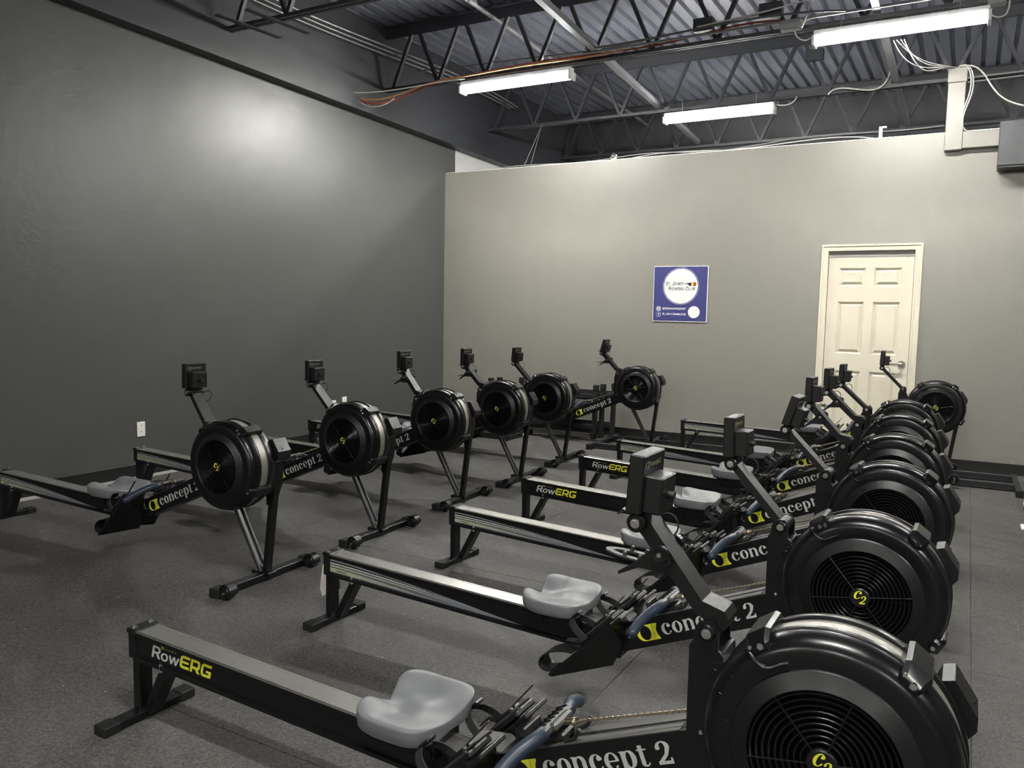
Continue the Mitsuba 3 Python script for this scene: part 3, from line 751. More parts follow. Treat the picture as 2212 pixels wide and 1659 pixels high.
for a, nm in ((124, 'a'), (53, 'b'), (-29, 'c')):
    shape('latch_' + nm, latch(a), 'm_plastic', 25); shape('latch_bolt_' + nm, latch_bolt(a), 'm_chrome')
def pol(a, r, y): return (CX + r * math.cos(math.radians(a)), y, CZ + r * math.sin(math.radians(a)))
shape('cover_ledge', cat([tube([pol(131, .222, -.186), pol(129, .205, -.199), pol(126, .184, -.2015), pol(119, .180, -.2015), pol(112, .179, -.2005)], .0045, 8, smooth_n=14)]), 'm_plastic')
for i_, a in enumerate((146, 158, 171, 184, 196)): shape(f'cover_rib_{i_}', tube([pol(a, .172, -.200), pol(a, .206, -.1975)], .0012, 5), 'm_plastic')
# generator box on the front of the housing
shape('front_box', cat([ext_xz(Polygon([(2.352, .705), (2.364, .734), (2.386, .740), (2.426, .678), (2.426, .652), (2.410, .632), (2.375, .622)]).buffer(-.003).buffer(.003, 4), -.036, .050)]), 'm_plastic_matte', 25)
shape('front_box_hole', cyl((2.4195, .0, .693), (2.4212, .0, .694), .004, 12), 'm_black')

# front legs and foot
shape('front_leg', cat([ext_xz([(2.288, .030), (2.316, .030), (2.392, .600), (2.360, .600)], -.018, .018), ext_xz([(2.340, .40), (2.380, .50), (2.392, .62), (2.33, .62)], -.035, .035)]), 'm_black', False)
def channel_leg():
    p, q = np.array([2.285, .028]), np.array([2.035, .470]); L = np.linalg.norm(q - p); a = math.degrees(math.atan2(q[1] - p[1], q[0] - p[0]))
    m = cat([cbox(0, L, -.026, -.014, -.012, .012, .003), cbox(0, L, .014, .026, -.012, .012, .003), cbox(0, L, -.016, .016, .000, .008, .001), cbox(0, .05, -.026, .026, -.012, .012, .003)])
    return mv(roty(m, a), p[0], 0, p[1])
shape('front_brace', channel_leg(), 'm_brace', False)
shape('leg_bolt_a', bolt(2.262, -.013, .046, 'z', .006, .008), 'm_chrome'); shape('leg_bolt_b', bolt(2.262, .013, .046, 'z', .006, .008), 'm_chrome')
shape('front_foot', cat([cbox(2.264, 2.318, -.285, .285, .004, .040, .003), cbox(2.225, 2.345, -.030, .030, .024, .046, .003)]), 'm_black', False)
for s, nm in ((-1, 'a'), (1, 'b')):
    y0, y1 = min(s * .265, s * .333), max(s * .265, s * .333)
    if s > 0: wy0, wy1 = .243, .290
    else: wy0, wy1 = -.329, -.282
    shape('front_cap_' + nm, cat([cbox(2.258, 2.324, y0, y1, 0.0, .046, .005)]), 'm_rubber', False)
    fender = lathe_y([(.0345, wy0 + .004), (.039, wy0 + .004), (.039, wy1 + .006), (.0345, wy1 + .006), (.0345, wy0 + .004)], 2.357, .036, 32)
    fv = fender.triangles_center; keep = (fv[:, 2] > .030)
    fender.update_faces(keep)
    shape('fender_' + nm, cat([fender, cbox(2.315, 2.352, wy0 + .006, wy1 + .006, .012, .046, .004)]), 'm_plastic_matte')
    shape('wheel_' + nm, cat([lathe_y([(.0001, wy0 + .004), (.012, wy0), (.020, wy0 + .003), (.027, wy0), (.0325, wy0 + .004), (.0325, wy1 - .004), (.028, wy1), (.0001, wy1)], 2.357, .0345, 28)]), 'm_plastic')
    shape('wheel_bolt_' + nm, ycyl(2.357, .0345, wy0 - .004, wy0 + .006, .0055, 10), 'm_chrome')
scene['m_paint_underside'] = scene['m_black']

def rower(x, y, zrot, label, arm, top, lean, decal, z0=0.0):
    """One machine: arm 'straight' or 'dogleg', top = its upper pivot in the machine's frame, lean of the monitor in degrees."""
    k = thing('rowing_machine', label, 'rowing machine', 'rowing machines in two rows')
    W = T().translate([x, y, z0]).rotate([0, 0, 1], math.degrees(zrot))
    def a(path, nm, to=W, lab=None, stuff=False): return part(k, path, P[nm], None, to=to, label=lab, stuff=stuff)
    a('rail', 'rail'); a('rail__track', 'rail_track', lab='steel running track'); a('rail__end_cap', 'rail_cap')
    a('rail__bolt', 'rail_bolt_a'); a('rail__bolt', 'rail_bolt_b'); a('rail__bolt', 'flange_bolt')
    if decal == 'erg':
        a('rail__lettering', 'decal_silver', lab='silver letters Row'); a('rail__lettering', 'decal_yellow', lab='yellow letters ERG'); a('rail__lettering', 'decal_small'); a('rail__emblem', 'decal_emblem')
    else:
        a('rail__decal', 'decal_swoosh', lab='grey sweeping stripes'); a('rail__lettering', 'decal_label')
    a('rear_leg', 'rear_leg'); a('rear_leg__brace', 'rear_brace'); a('rear_foot', 'rear_foot'); a('rear_foot__end_cap', 'rear_foot_cap_a'); a('rear_foot__end_cap', 'rear_foot_cap_b')
    a('seat', 'seat', lab='grey moulded seat'); a('seat__carriage', 'seat_carriage')
    a('main_tube', 'main_tube'); a('main_tube__top_strip', 'tube_top_strip'); a('main_tube__lettering', 'tube_lettering', lab='silver lettering concept 2'); a('main_tube__emblem', 'tube_emblem', lab='yellow emblem'); a('main_tube__bolt', 'tube_bolt')
    a('joint_cover', 'joint_cover')
    for nm in ('r', 'l'):
        f = a('footrest', f'foot_{nm}_board')
        fk = f[len(k) + 2:]
        for p_ in ('side_plate', 'heel_cup', 'toe_plate', 'adjuster', 'strap', 'buckle'): a(fk + '__' + p_, f'foot_{nm}_{p_}')
    a('handle', 'handle_body'); a('handle__ribs', 'handle_ribs'); a('handle__grip', 'grip_r', lab='blue-grey grip'); a('handle__grip', 'grip_l', lab='blue-grey grip'); a('handle__swivel', 'swivel')
    a('chain', 'chain', lab='brassy drive chain', stuff=True); a('handle_rest', 'handle_rest')
    a('post', 'post'); [a('post__washer', 'post_washer_' + q_) for q_ in 'abc']; a('post__bolt', 'post_pivot_bolt'); a('post__bolt', 'post_bolt_b')
    PX, PZ = 1.930, .734
    dx, dz = top[0] - PX, top[1] - PZ
    ang = math.degrees(math.atan2(dz, dx))
    A = W.translate([PX, 0, PZ]).rotate([0, 1, 0], -ang)
    # the arm's own frame has +z on the side that faces the housing; turning by ang keeps it there
    a('monitor_arm', 'arm_' + arm, to=A)
    if arm == 'dogleg':
        a('monitor_arm__phone_holder', 'holder_clamp', to=A); a('monitor_arm__phone_tray', 'holder_tray', to=A, lab='grey phone cradle'); a('monitor_arm__pin', 'holder_pin', to=A); a('monitor_arm__knob', 'holder_knob_a', to=A); a('monitor_arm__knob', 'holder_knob_b', to=A)
    M = W.translate([top[0], 0, top[1]]).rotate([0, 1, 0], lean)
    a('monitor', 'mon_panel', to=M); a('monitor__bracket', 'mon_pivot', to=M); a('monitor__washer', 'mon_washer', to=M); a('monitor__bolt', 'mon_bolt', to=M); a('monitor__battery_box', 'mon_box', to=M)
    a('monitor__knob', 'mon_knob', to=M); a('monitor__screen', 'mon_screen', to=M); a('monitor__lettering', 'mon_lettering', to=M); a('monitor__emblem', 'mon_emblem', to=M); a('monitor__cable', 'cable_loop', to=M)
    if arm == 'dogleg': a('monitor__hook', 'mon_hook', to=M)
    a('fan_housing', 'cover_near'); a('fan_housing__cover_ring', 'cover_ring'); a('fan_housing__perforated_band', 'band', lab='grey perforated steel band'); a('fan_housing__rear_cover', 'cover_far'); a('fan_housing__grille', 'grille')
    a('fan_housing__hub_cap', 'hub'); a('fan_housing__emblem', 'hub_emblem', lab='yellow C2 emblem'); a('fan_housing__ledge', 'cover_ledge'); [a('fan_housing__rib', f'cover_rib_{i_}') for i_ in range(5)]
    for nm in 'abc': a('fan_housing__latch', 'latch_' + nm); a('fan_housing__bolt', 'latch_bolt_' + nm)
    a('flywheel', 'fan'); a('front_box', 'front_box'); a('front_box__hole', 'front_box_hole')
    a('front_leg', 'front_leg'); a('front_leg', 'front_brace'); a('front_leg__bolt', 'leg_bolt_a'); a('front_leg__bolt', 'leg_bolt_b')
    a('front_foot', 'front_foot')
    for nm in 'ab': a('front_foot__end_cap', 'front_cap_' + nm); a('front_foot__fender', 'fender_' + nm); a('front_foot__wheel', 'wheel_' + nm); a('front_foot__bolt', 'wheel_bolt_' + nm)
    return k

ERGS = [
    (-5.359, 2.838, .019, 'left-row rowing machine nearest the camera, its rail cut by the left photo edge', 'straight', (1.790, .935), 0.5, 'swoosh', 0),
    (-5.391, 3.840, -.002, 'second machine of the left row, striped rail end below the white wall socket', 'straight', (1.763, .905), 0.5, 'swoosh', 0),
    (-5.449, 4.781, .028, 'third machine of the left row, phone holder on its arm before the dark wall', 'dogleg', (1.781, .929), 0.0, 'erg', 0),
    (-5.449, 5.740, -.005, "fourth machine of the left row, monitor just right of the dark wall's corner", 'dogleg', (1.754, .918), 1.4, 'erg', 0),
    (-5.520, 6.660, .015, 'fifth machine of the left row, plain straight monitor arm before the beige wall', 'straight', (1.772, .895), 5.5, 'swoosh', -.0),
    (-5.120, 7.900, .018, 'left-row machine furthest back, full concept 2 lettering in view beside stacked frames', 'dogleg', (1.739, .941), 17.3, 'erg', .020),
    (-2.368, 1.684, -.005, 'foreground rowing machine, nearest of the right row, flywheel cut by the bottom edge', 'dogleg', (1.764, .944), 3.7, 'erg', 0),
    (-2.408, 2.669, -.018, 'second machine of the right row, white paper hanging at its rear leg', 'straight', (1.764, .917), -1.0, 'swoosh', 0),
    (-2.412, 3.671, -.041, 'third machine of the right row, striped rail, monitor tilted to the right', 'straight', (1.756, .910), 17.1, 'swoosh', 0),
    (-2.450, 4.566, -.060, 'fourth machine of the right row, larger RowERG lettering behind two striped rails', 'dogleg', (1.749, .927), 1.9, 'erg', 0),
    (-2.485, 5.530, -.075, 'fifth machine of the right row, RowERG rail, black phone holder before the door', 'dogleg', (1.739, .921), 1.0, 'erg', 0),
    (-2.532, 6.400, -.045, 'sixth machine of the right row, second monitor from the right before the door', 'straight', (1.747, .900), 2.9, 'swoosh', 0),
    (-2.399, 7.732, .038, 'right-row machine furthest back, standing on low black slides by the beige wall', 'straight', (1.752, .915), 3.4, 'swoosh', .039),
]
for e in ERGS: rower(*e)

# ------------------------------------------------------------------ low slides under the last machine and the slides stacked by the wall
def slide(k, length, width, to=None, r1=.10, r2=None):
    """A flat steel frame: two long rails and two end bars with rubber ends, lying on the floor from the origin along x and y."""
    r2 = width - .15 if r2 is None else r2
    for r in (r1, r2): part(k, 'rail', cat([cbox(.02, length - .02, r, r + .05, .012, .058, .003), boxm(.02, length - .02, r - .018, r, .008, .015), boxm(.02, length - .02, r + .05, r + .066, .03, .036)]), 'm_slide', False, to)
    for x0 in (-.02, length - .025):
        b = part(k, 'end_bar', cbox(x0, x0 + .045, .04, width - .04, .0, .052, .004), 'm_slide', False, to)
        for y0 in (0.0, width - .06): part(b, 'rubber_end', cbox(x0 - .004, x0 + .049, y0, y0 + .065, 0.0, .058, .005), 'm_rubber', False, to)
def lie(x, y, deg): return T().translate([x, y, 0]).rotate([0, 0, 1], deg)
k = thing('floor_slide', 'low black slide frame under the last machine, end bar by the right edge', 'slide frame', 'slide frames')
slide(k, 1.45, .80, lie(-1.02, 7.37, 1.0), .26, .67)
k = thing('floor_slide', 'low black slide frame whose end bar lies between the two rows', 'slide frame', 'slide frames')
slide(k, 1.55, .82, lie(-3.30, 7.42, 1.0), .12, .66)
k = thing('floor_slide', 'low black slide frame with a white label on its end bar', 'slide frame', 'slide frames')
slide(k, 1.42, .62, lie(-5.68, 7.36, 0.0))
part(k, 'label', boxm(-5.68 + 1.42 + .0255, -5.68 + 1.42 + .027, 7.36 + .38, 7.36 + .44, .012, .040), 'm_white', False)
def stood(x, y, ry=78):  # stood on its long edge against the wall
    return T().translate([x, y, 0]).rotate([1, 0, 0], ry)
for i, (x, y, L_, h_, lab_) in enumerate([(-4.90, 8.135, 1.36, .590, 'black slide frame stood on edge at the front of the stack'),
                                     (-4.84, 8.235, 1.34, .595, 'black slide frame stood on edge, middle one of the stack'),
                                     (-4.60, 8.345, 1.19, .600, 'black slide frame stood on edge hard against the beige wall')]):
    k = thing('stacked_slide', lab_, 'slide frame', 'slide frames')
    slide(k, L_, h_, stood(x, y, 86))

# ------------------------------------------------------------------ door with casing
struct('door_1', cat([boxm(DX0, DX1, D + 0.045, D + 0.05, 0.0, 1.978)]), 'm_cream')
slab = boxm(DX0 + .004, DX1 - .004, D + .012, D + .045, 0.006, 1.976)
w = DX1 - DX0; px = [(DX0 + .105, DX0 + .345), (DX1 - .345, DX1 - .105)]
pz = [(1.695, 1.872), (1.035, 1.545), (.225, .865)]
holes, panels = [], []
outer = sbox(DX0 + .004, .006, DX1 - .004, 1.976)
for a0, a1 in px:
    for b0, b1 in pz:
        outer = outer.difference(sbox(a0, b0, a1, b1))
part('door_1', 'stile_frame', ext_xz(outer, D + .012, D + .044), 'm_cream', False)
for b0, b1 in pz:
    for a0, a1 in px:
        g, b = .018, .042
        v = np.array([[a0, D + .040, b0], [a1, D + .040, b0], [a1, D + .040, b1], [a0, D + .040, b1], [a0 + g, D + .030, b0 + g], [a1 - g, D + .030, b0 + g], [a1 - g, D + .030, b1 - g], [a0 + g, D + .030, b1 - g],
                      [a0 + b, D + .015, b0 + b], [a1 - b, D + .015, b0 + b], [a1 - b, D + .015, b1 - b], [a0 + b, D + .015, b1 - b]])
        v2 = v.copy(); v2[:4, 1] = D + .014; v2[4:8, 1] = D + .032
        f = []
        for r0 in (0, 4):
            for i in range(4):
                j = (i + 1) % 4
                f += [[r0 + i, r0 + j, r0 + 4 + j], [r0 + i, r0 + 4 + j, r0 + 4 + i]]
        f += [[8, 9, 10], [8, 10, 11]]
        part('door_1', 'panel', trimesh.Trimesh(v2, f, process=False), 'm_cream_two', False)
scene['m_cream_two'] = {'type': 'twosided', 'bsdf': scene['m_cream']}
part('door_1', 'head_filler', boxm(DX0, DX1, D + .02, D + .05, 1.980, DZ), 'm_door_grey', False, label='grey strip above the door')
for s, xx in ((-1, DX0), (1, DX1)):
    part('door_1', 'jamb', boxm(min(xx, xx + s * .004), max(xx, xx + s * .004), D, D + .1, 0, DZ), 'm_cream', False)
cz = .067
def casing_profile(x0, x1, z0, z1): return cat([cbox(x0, x1, D - .012, D + .001, z0, z1, .003)])
part('door_1', 'casing', cat([cbox(DX0 - cz, DX0, D - .011, D, 0, DZ + cz, .003), cbox(DX0 - cz, DX0 - cz + .022, D - .020, D - .009, 0, DZ + cz, .003), cbox(DX0 - .02, DX0 - .004, D - .015, D - .009, 0, DZ + .004, .002)]), 'm_cream', False)
part('door_1', 'casing', cat([cbox(DX1, DX1 + cz, D - .011, D, 0, DZ + cz, .003), cbox(DX1 + cz - .022, DX1 + cz, D - .020, D - .009, 0, DZ + cz, .003), cbox(DX1 + .004, DX1 + .02, D - .015, D - .009, 0, DZ + .004, .002)]), 'm_cream', False)
part('door_1', 'casing', cat([cbox(DX0 - cz, DX1 + cz, D - .011, D, DZ, DZ + cz, .003), cbox(DX0 - cz, DX1 + cz, D - .020, D - .009, DZ + cz - .022, DZ + cz, .003), cbox(DX0, DX1, D - .015, D - .009, DZ + .004, DZ + .02, .002)]), 'm_cream', False)
part('door_1', 'handle', cat([cyl((-.545, D + .012, .955), (-.545, D - .002, .955), .033, 28), cyl((-.545, D, .955), (-.545, D - .045, .955), .011, 16), tube([(-.545, D - .045, .955), (-.58, D - .047, .957), (-.63, D - .044, .953), (-.672, D - .036, .946)], [.012, .010, .009, .008], 12)]), 'm_hardware', label='polished lever handle')

# ------------------------------------------------------------------ blue club sign
SX0, SX1, SZ0, SZ1 = -3.052, -2.446, 1.308, 1.910
def sg(u, v): return SX0 + u * (SX1 - SX0), SZ0 + v * (SZ1 - SZ0)
k = thing('club_sign', 'square blue rowing club sign with a white disc on the beige wall', 'sign')
part(k, 'backing', cbox(SX0, SX1, D - .012, D - .001, SZ0, SZ1, .001), 'm_poster_white', False)
part(k, 'blue_field', boxm(SX0 + .007, SX1 - .007, D - .0128, D - .011, SZ0 + .007, SZ1 - .007), 'm_poster_blue', False, label='blue printed field')
S_ = SX1 - SX0
def disc_s(u, v, r0, r1, y, mat, nm, lab=None):
    g = Point(*sg(u, v)).buffer(r1 * S_, 40)
    if r0: g = g.difference(Point(*sg(u, v)).buffer(r0 * S_, 40))
    part(k, nm, ext_xz(g, D - y, D - y + .0006), mat, False, label=lab)
disc_s(.51, .640, 0, .310, .0136, 'm_poster_white', 'disc', 'white disc'); disc_s(.51, .640, .324, .329, .0136, 'm_poster_white', 'disc_outline')
def sign_text(s, u, v, h, mat, nm, width=None, bold=False, caps=False):
    """Lettering on the sign; caps = first letters larger, the rest small capitals."""
    ms, x = [], 0.0
    if caps:
        for ch in s:
            if ch == ' ': x += h * .42; continue
            big = ch.isupper()
            m = meshkit.text_mesh(ch.upper(), h if big or not ch.isalpha() else h * .78, .0005, bold=bold)
            m.apply_translation((x - m.bounds[0][0], 0, 0)); ms.append(m); x = m.bounds[1][0] + h * .13
    else:
        ms = [meshkit.text_mesh(s, h, .0005, bold=bold)]
    m = cat(ms)
    if width: m.vertices[:, 0] *= width / (m.bounds[1][0] - m.bounds[0][0])
    X, Z = sg(u, v)
    part(k, nm, mv(face_xz(m, D - .0139), X - m.bounds[0][0], 0, Z), mat, False, label=None)
sign_text("St. John's", .232, .655, .066 * S_, 'm_ink', 'lettering', .325 * S_, bold=True, caps=True)
sign_text('Rowing Club', .290, .566, .064 * S_, 'm_ink', 'lettering', .485 * S_, bold=True, caps=True)
# oar
def oar_poly(pts): return Polygon([sg(*p) for p in pts])
part(k, 'oar_shaft', ext_xz(oar_poly([(.570, .680), (.570, .690), (.64, .692), (.64, .676)]), D - .0142, D - .0136), 'm_oar_navy', False)
part(k, 'oar_blade', ext_xz(oar_poly([(.635, .676), (.635, .692), (.66, .70), (.705, .708), (.705, .640), (.665, .645), (.645, .66)]), D - .0142, D - .0136), 'm_oar_navy', False)
part(k, 'oar_stripe', ext_xz(oar_poly([(.705, .708), (.737, .714), (.737, .638), (.705, .640)]), D - .0142, D - .0136), 'm_oar_yellow', False)
part(k, 'oar_tip', ext_xz(oar_poly([(.737, .714), (.785, .712), (.793, .690), (.788, .650), (.775, .640), (.737, .638)]), D - .0142, D - .0136), 'm_oar_red', False)
disc_s(.112, .233, .041, .046, .0136, 'm_poster_white', 'icon_outline'); disc_s(.112, .130, .041, .046, .0136, 'm_poster_white', 'icon_outline')
cxi, czi = sg(.112, .233); q = .024 * S_
ic = sbox(cxi - q, czi - q, cxi + q, czi + q).buffer(.004).difference(sbox(cxi - q + .003, czi - q + .003, cxi + q - .003, czi + q - .003)).union(Point(cxi, czi).buffer(.0075).difference(Point(cxi, czi).buffer(.0045))).union(Point(cxi + .009, czi + .009).buffer(.0016))
part(k, 'camera_icon', ext_xz(ic, D - .0142, D - .0136), 'm_poster_white', False)
cxf, czf = sg(.112, .130)
fi = unary_union([sbox(cxf - .002, czf - .018, cxf + .004, czf + .008), sbox(cxf - .007, czf - .001, cxf + .010, czf + .005), sbox(cxf, czf + .006, cxf + .010, czf + .013)])
part(k, 'letter_icon', ext_xz(fi, D - .0142, D - .0136), 'm_poster_white', False)
sign_text('@stjohnsrowingclubnl', .188, .222, .036 * S_, 'm_poster_white', 'lettering', .425 * S_, bold=True)
sign_text("St. John's Rowing Club", .188, .122, .036 * S_, 'm_poster_white', 'lettering', .435 * S_, bold=True)
disc_s(.765, .178, 0, .106, .0136, 'm_poster_white', 'disc', 'blank white disc')

# ------------------------------------------------------------------ wall sockets
def socket(y, z, label, blank=False):
    k = thing('wall_socket', label, 'wall socket', 'white wall sockets')
    part(k, 'plate', cbox(XL, XL + .007, y - .037, y + .037, z - .061, z + .061, .003), 'm_white', False)
    for dz in (-.024, .024):
        if blank: continue
        p_ = part(k, 'outlet', ext_yz(Point(y, z + dz).buffer(.0175, 12), XL + .006, XL + .0085), 'm_white', False)
        for dy in (-.006, .006): part(p_, 'slot', boxm(XL + .0084, XL + .0092, y + dy - .0016, y + dy + .0016, z + dz - .002, z + dz + .009), 'm_ink', False)
socket(4.172, .373, 'white double wall socket on the dark wall above the left row rails')
socket(6.640, .370, 'white wall plate on the dark wall just above the second flywheel of the left row')
socket(6.470, .345, 'low white wall plate on the dark wall, barely over the second flywheel', blank=True)

# ------------------------------------------------------------------ boxed cable duct and grey wall unit, right of the door
yd = D - .085
k = thing('cable_duct', 'beige painted L-shaped cable duct at the top right of the beige wall', 'cable duct')
part(k, 'riser', cbox(-.300, -.160, yd, D, 2.925, 3.52, .003), 'm_partition', False)
part(k, 'riser_cap', cbox(-.306, -.154, yd - .008, D + .01, 3.52, 3.645, .003), 'm_partition', False)
part(k, 'branch', cbox(-.160, .160, yd + .004, D, 2.935, 3.080, .003), 'm_partition', False)
k = thing('wall_unit', 'dark grey wall unit cut by the right edge of the photo', 'wall unit')
part(k, 'case', cbox(.125, 1.15, D - .21, D, 2.735, 3.12, .008), 'm_box_grey', False)
part(k, 'base_lip', cbox(.128, 1.147, D - .205, D - .02, 2.715, 2.737, .004), 'm_base_black', False)
part(k, 'label', boxm(.322, .45, D - .212, D - .2095, 2.815, 2.848), 'm_white', False, label='white label')
tm_ = meshkit.text_mesh('Com', .022, .0006); part(k, 'lettering', mv(face_xz(tm_, D - .2102), .322, 0, 2.785), 'm_silver_print', False)

# ------------------------------------------------------------------ cables, pipes and boxes under the roof
def cable(pts, r, mat, label, name='cable', n=None):
    one(name, tube(pts, r, 7, smooth_n=n or max(12, 6 * len(pts))), mat, label, 'cable' if 'cable' in name else 'pipe')
Yc = 7.07
cable([(-5.72, 6.62, 3.62), (-5.5, 6.74, 3.63), (-5.0, 6.95, 3.70), (-4.62, 7.06, 3.735)], .006, 'm_cable_white', 'white cable from the dark bulkhead to the left-hand lamp')
cable([(-5.70, 6.72, 3.58), (-5.55, 6.80, 3.57), (-5.35, 6.92, 3.63), (-5.1, 7.02, 3.72), (-4.6, 7.06, 3.76), (-4.0, 7.06, 3.775), (-3.5, 7.06, 3.77), (-2.9, 7.05, 3.78)], .009, 'm_cable_orange', 'orange cable along the joist above the left-hand lamp')
cable([(-5.68, 6.70, 3.55), (-5.5, 6.78, 3.52), (-5.36, 6.95, 3.60), (-5.0, 7.08, 3.74), (-4.5, 7.09, 3.78), (-3.9, 7.085, 3.80), (-3.2, 7.085, 3.79), (-2.4, 7.08, 3.80), (-1.9, 7.08, 3.845), (-1.5, 7.08, 3.83)], .008, 'm_cable_red', 'red cable along the joist from the left wall to the junction boxes')
cable([(-5.66, 6.68, 3.53), (-5.52, 6.73, 3.48), (-5.40, 6.80, 3.52), (-5.36, 6.86, 3.58)], .005, 'm_cable_white', 'short white cable loop hanging at the bulkhead')
cable([(-3.28, 7.02, 3.79), (-1.2, 7.02, 3.80), (1.5, 7.02, 3.80)], .012, 'm_cable_grey', 'silver conduit along the joist between the two front lamps', 'conduit_pipe')
cable([(-3.25, 6.99, 3.82), (-2.2, 6.99, 3.84), (-1.35, 6.99, 3.84), (-1.0, 6.99, 3.80)], .009, 'm_cable_grey', 'thin silver conduit just above the wider one', 'conduit_pipe')
cable([(-2.2, 7.0, 3.86), (-1.6, 7.0, 3.90), (-.80, 6.95, 4.03), (-.74, 6.95, 4.05)], .007, 'm_cable_white', 'white cable rising to the bridging bar above the right-hand lamp')
cable([(-.72, 6.95, 4.03), (-.4, 7.0, 3.93), (.0, 7.05, 3.80)], .007, 'm_cable_white', 'white cable running down from the bridging bar to the right end of the lamp')
cable([(-1.33, 7.0, 3.72), (-1.26, 7.0, 3.92), (-1.15, 7.02, 4.08), (-.98, 7.05, 4.11), (-.82, 7.05, 4.10)], .006, 'm_cable_white', 'white cable loop above the left end of the right-hand lamp')
cable([(-1.27, 7.08, 3.66), (-1.36, 7.05, 3.66), (-1.39, 7.05, 3.72), (-1.30, 7.05, 3.79), (-1.2, 7.05, 3.82)], .006, 'm_cable_white', 'white lead curling into the left end of the right-hand lamp')
cable([(.00, 7.1, 3.69), (.03, 7.08, 3.62), (.08, 7.08, 3.62), (.11, 7.08, 3.70), (.09, 7.08, 3.80), (.05, 7.08, 3.83)], .006, 'm_cable_white', 'white lead loop at the right end of the right-hand lamp')
cable([(-1.98, 9.24, 3.69), (-1.90, 9.22, 3.67), (-1.83, 9.22, 3.68), (-1.77, 9.24, 3.75)], .006, 'm_cable_white', 'white lead from the right end of the lamp behind the wall')
cable([(-1.45, 9.22, 3.73), (-1.10, 9.22, 3.74), (-.93, 9.22, 3.76), (-.88, 9.22, 3.83), (-.86, 9.22, 3.91)], .008, 'm_cable_white', 'white cable bent up at the end under the back joist')
for i, (off_, sag) in enumerate([(0, .10), (.05, .13), (-.04, .16), (.09, .20)]):
    cable([(-.66 + off_ * .6, 7.45, 3.66), (-.54 + off_ * .5, 7.75, 3.70 - sag), (-.40, 8.10, 3.66 - sag * .5), (-.24, 8.46, 3.655)], .005, 'm_cable_white', ['upper', 'second', 'third', 'lowest'][i] + ' white cable of the bundle sagging from the right-hand lamp to the duct')
cable([(-.23, 8.46, 3.655), (-.16, 8.42, 3.64), (-.125, 8.42, 3.55), (-.13, 8.43, 3.40), (-.17, 8.44, 3.25), (-.165, 8.46, 3.12), (-.12, 8.50, 3.09)], .006, 'm_cable_white', 'white cable hanging beside the duct riser')
cable([(-.22, 8.44, 3.66), (-.14, 8.40, 3.63), (-.105, 8.40, 3.53), (-.115, 8.42, 3.38), (-.16, 8.43, 3.23), (-.16, 8.45, 3.12), (-.10, 8.50, 3.09)], .006, 'm_cable_white', 'second white cable hanging beside the duct riser')
cable([(-.2, 8.44, 3.655), (-.06, 8.40, 3.60), (.03, 8.38, 3.46), (.14, 8.36, 3.32), (.30, 8.36, 3.24), (.5, 8.36, 3.18)], .007, 'm_cable_white', 'white cable dropping from the duct to the grey wall unit')
cable([(-.16, 9.2, 3.74), (.4, 9.2, 3.75), (1.2, 9.2, 3.76)], .008, 'm_cable_grey', 'bright conduit under the back joist at the right edge', 'conduit_pipe')
cable([(-.16, 9.2, 3.70), (.4, 9.2, 3.71), (1.2, 9.2, 3.72)], .008, 'm_cable_grey', 'second bright conduit under the back joist at the right edge', 'conduit_pipe')
# cables lying along the top of the beige wall
wt = ZP + .012
cable([(-5.2, D + .05, wt), (-4.6, D + .06, wt + .02), (-3.9, D + .05, wt + .005), (-3.2, D + .05, wt + .04), (-2.4, D + .06, wt + .01), (-1.6, D + .06, wt + .07), (-.8, D + .05, wt + .06), (-.32, D + .05, wt + .07)], .006, 'm_cable_grey', 'grey cable lying along the top of the beige wall')
cable([(-3.4, D + .09, wt + .01), (-2.7, D + .08, wt + .03), (-2.1, D + .08, wt + .015), (-1.4, D + .08, wt + .05), (-.9, D + .09, wt + .01)], .005, 'm_cable_white', 'white cable lying along the top of the beige wall')
one('bracket_peg', cat([boxm(-.865, -.835, D + .02, D + .05, ZP, ZP + .11), boxm(-.865, -.80, D + .02, D + .05, ZP + .10, ZP + .115)]), 'm_white', 'small white bracket standing on the top of the beige wall', 'bracket', smooth=False)
one('reflector_lamp', cat([mv(trimesh.creation.icosphere(2, .042), -3.60, D + .06, ZP + .008 + .041)]), 'm_chrome', 'small round chrome lamp peeping over the top of the beige wall', 'lamp')
cable([(-4.88, 9.26, 3.75), (-4.86, 9.0, 3.45), (-4.84, 8.75, 3.16)], .005, 'm_cable_grey', 'thin cable hanging from the back joist to the wall top')
cable([(-4.86, 9.2, 3.70), (-4.80, 8.95, 3.40), (-4.76, 8.75, 3.14)], .004, 'm_cable_grey', 'second thin cable hanging from the back joist to the wall top')
cable([(-4.28, 4.2, 4.36), (-4.31, 7.0, 4.30), (-4.40, 9.6, 4.28), (-4.5, 13.0, 4.26)], .022, 'm_cable_grey', 'grey sprinkler pipe running away under the roof deck, left of the pale angle bar', 'sprinkler_pipe')
one('pipe_coupling', cyl((-4.295, 6.60, 4.314), (-4.297, 6.72, 4.311), .034, 18), 'm_steel_grey', 'grooved coupling on the grey sprinkler pipe', 'pipe fitting')
for i in range(3):
    cable([(-5.60 + .05 * i, 4.2, 4.10 + .03 * i), (-5.62 + .05 * i, 5.6, 4.06 + .02 * i), (-5.58 + .06 * i, 7.4, 4.10 + .02 * i), (-5.55 + .06 * i, 9.6, 4.10)], .008, 'm_cable_grey', ['lowest', 'middle', 'highest'][i] + ' pale cable of the three strung under the deck along the bulkhead')
def jbox(x, y, z, w, h, label, gr=False):
    one('junction_box', cbox(x - w / 2, x + w / 2, y - .04, y + .04, z - h / 2, z + h / 2, .004), 'm_steel_grey' if gr else 'm_steel_black', label, 'junction box', smooth=False)
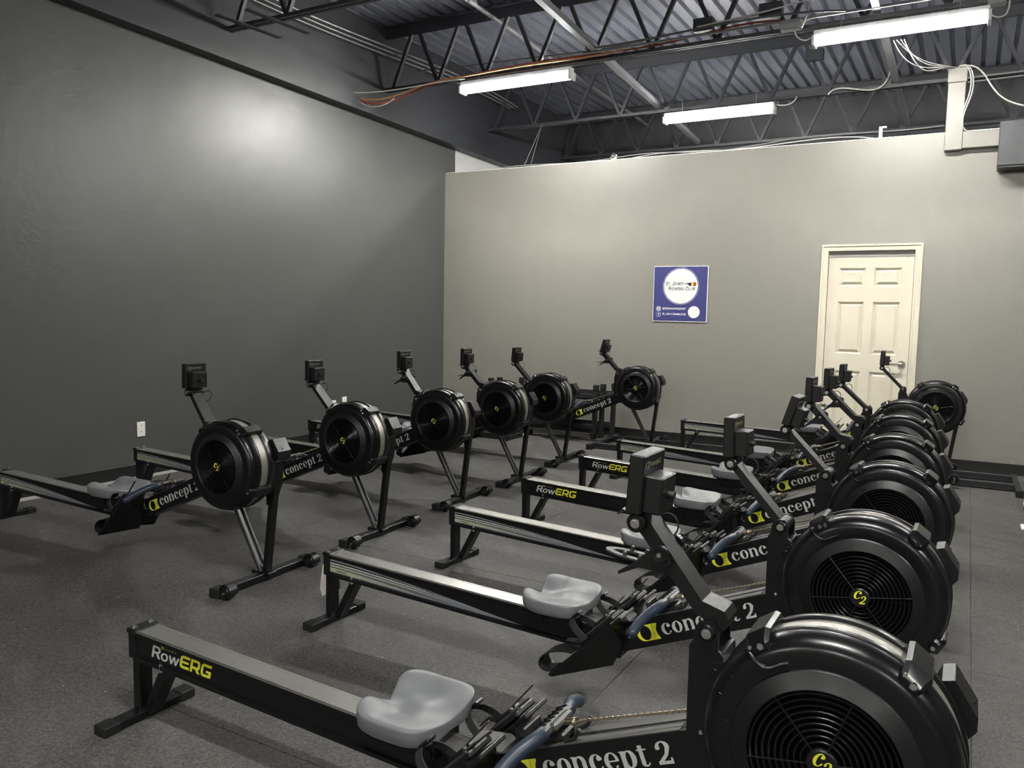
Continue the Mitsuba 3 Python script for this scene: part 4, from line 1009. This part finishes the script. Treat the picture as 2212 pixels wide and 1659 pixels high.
jbox(-2.17, 7.10, 3.90, .17, .11, 'black junction box on the front joist, the left one of two')
jbox(-1.60, 7.10, 3.93, .19, .12, 'black junction box on the front joist, nearer the right-hand lamp')
jbox(-1.42, 7.02, 3.76, .16, .08, 'grey connector box beside the left end of the right-hand lamp', True)
jbox(.03, 7.12, 3.77, .12, .11, 'grey connector box at the right end of the right-hand lamp', True)
jbox(-1.60, 9.2, 4.15, .18, .11, 'black junction box under the deck behind the front joist')
for i, (x0, dy) in enumerate([(-5.43, 0), (-5.12, .03)]):
    m = boxm(-.03, .03, -.32, .32, -.004, .004)
    one('loose_bar', mv(rotz(m, -4), x0, 4.98 + dy, 3.738), 'm_steel_black', ['loose dark flat bar lying across the top-left joist, left one', 'loose dark flat bar lying across the top-left joist, right one'][i], 'flat bar', smooth=False)
cable([(-5.3, 7.178, 3.93), (-4.6, 7.178, 3.90), (-3.9, 7.178, 3.88), (-3.2, 7.178, 3.86), (-2.4, 7.178, 3.90), (-1.6, 7.178, 3.95)], .007, 'm_cable_grey', 'grey conduit strung along the joist webs above the left-hand lamp', 'conduit_pipe')

# ------------------------------------------------------------------ odds and ends on the floor
def in_machine(q, u, v, w):      # a point of machine q's frame in the room
    x, y, t = ERGS[q][:3]
    return (x + math.cos(t) * u - math.sin(t) * v, y + math.sin(t) * u + math.cos(t) * v, w)
pl = [(-.088, .045, .236), (-.112, .043, .218), (-.127, .045, .148), (-.135, .048, .100), (-.119, .046, .066)]
pr_ = [(-.040, .046, .230), (-.050, .040, .215), (.000, .040, .165), (-.004, .043, .126), (-.070, .046, .092)]
pv = np.array([in_machine(7, *p) for p in pl] + [in_machine(7, *p) for p in pr_])
pv = np.vstack([pv, pv + [0.0, .0015, 0.0]])
pf = []
for i in range(4): pf += [[i, i + 5, i + 6], [i, i + 6, i + 1], [i + 10, i + 16, i + 15], [i + 10, i + 11, i + 16]]
for a_, b_ in [(0, 1), (1, 2), (2, 3), (3, 4), (4, 9), (9, 8), (8, 7), (7, 6), (6, 5), (5, 0)]: pf += [[a_, b_, b_ + 10], [a_, b_ + 10, a_ + 10]]
pm = trimesh.Trimesh(pv, pf, process=False)
one('paper_strip', pm, 'm_paper', 'white paper strip hanging behind the rear leg of the second right-row machine', 'paper')
k = thing('white_foot', 'white plastic stand foot cut by the right edge of the photo', 'stand')
part(k, 'leg', trimesh.convex.convex_hull(np.array([[.40, 6.30, .012], [.40, 6.36, .012], [.52, 6.30, .012], [.52, 6.36, .012], [.47, 6.32, .16], [.50, 6.32, .16], [.47, 6.34, .16], [.50, 6.34, .16]])), 'm_white', False)
part(k, 'base', cbox(.385, .60, 6.26, 6.40, 0, .014, .004), 'm_white', False)
k = thing('white_foot', 'small white castor behind the white stand foot at the right edge', 'castor')
part(k, 'cap', mv(trimesh.creation.icosphere(2, .045), .47, 6.93, .052), 'm_white', True)
part(k, 'wheel', cbox(.43, .54, 6.90, 6.96, 0, .018, .004), 'm_rubber', False)
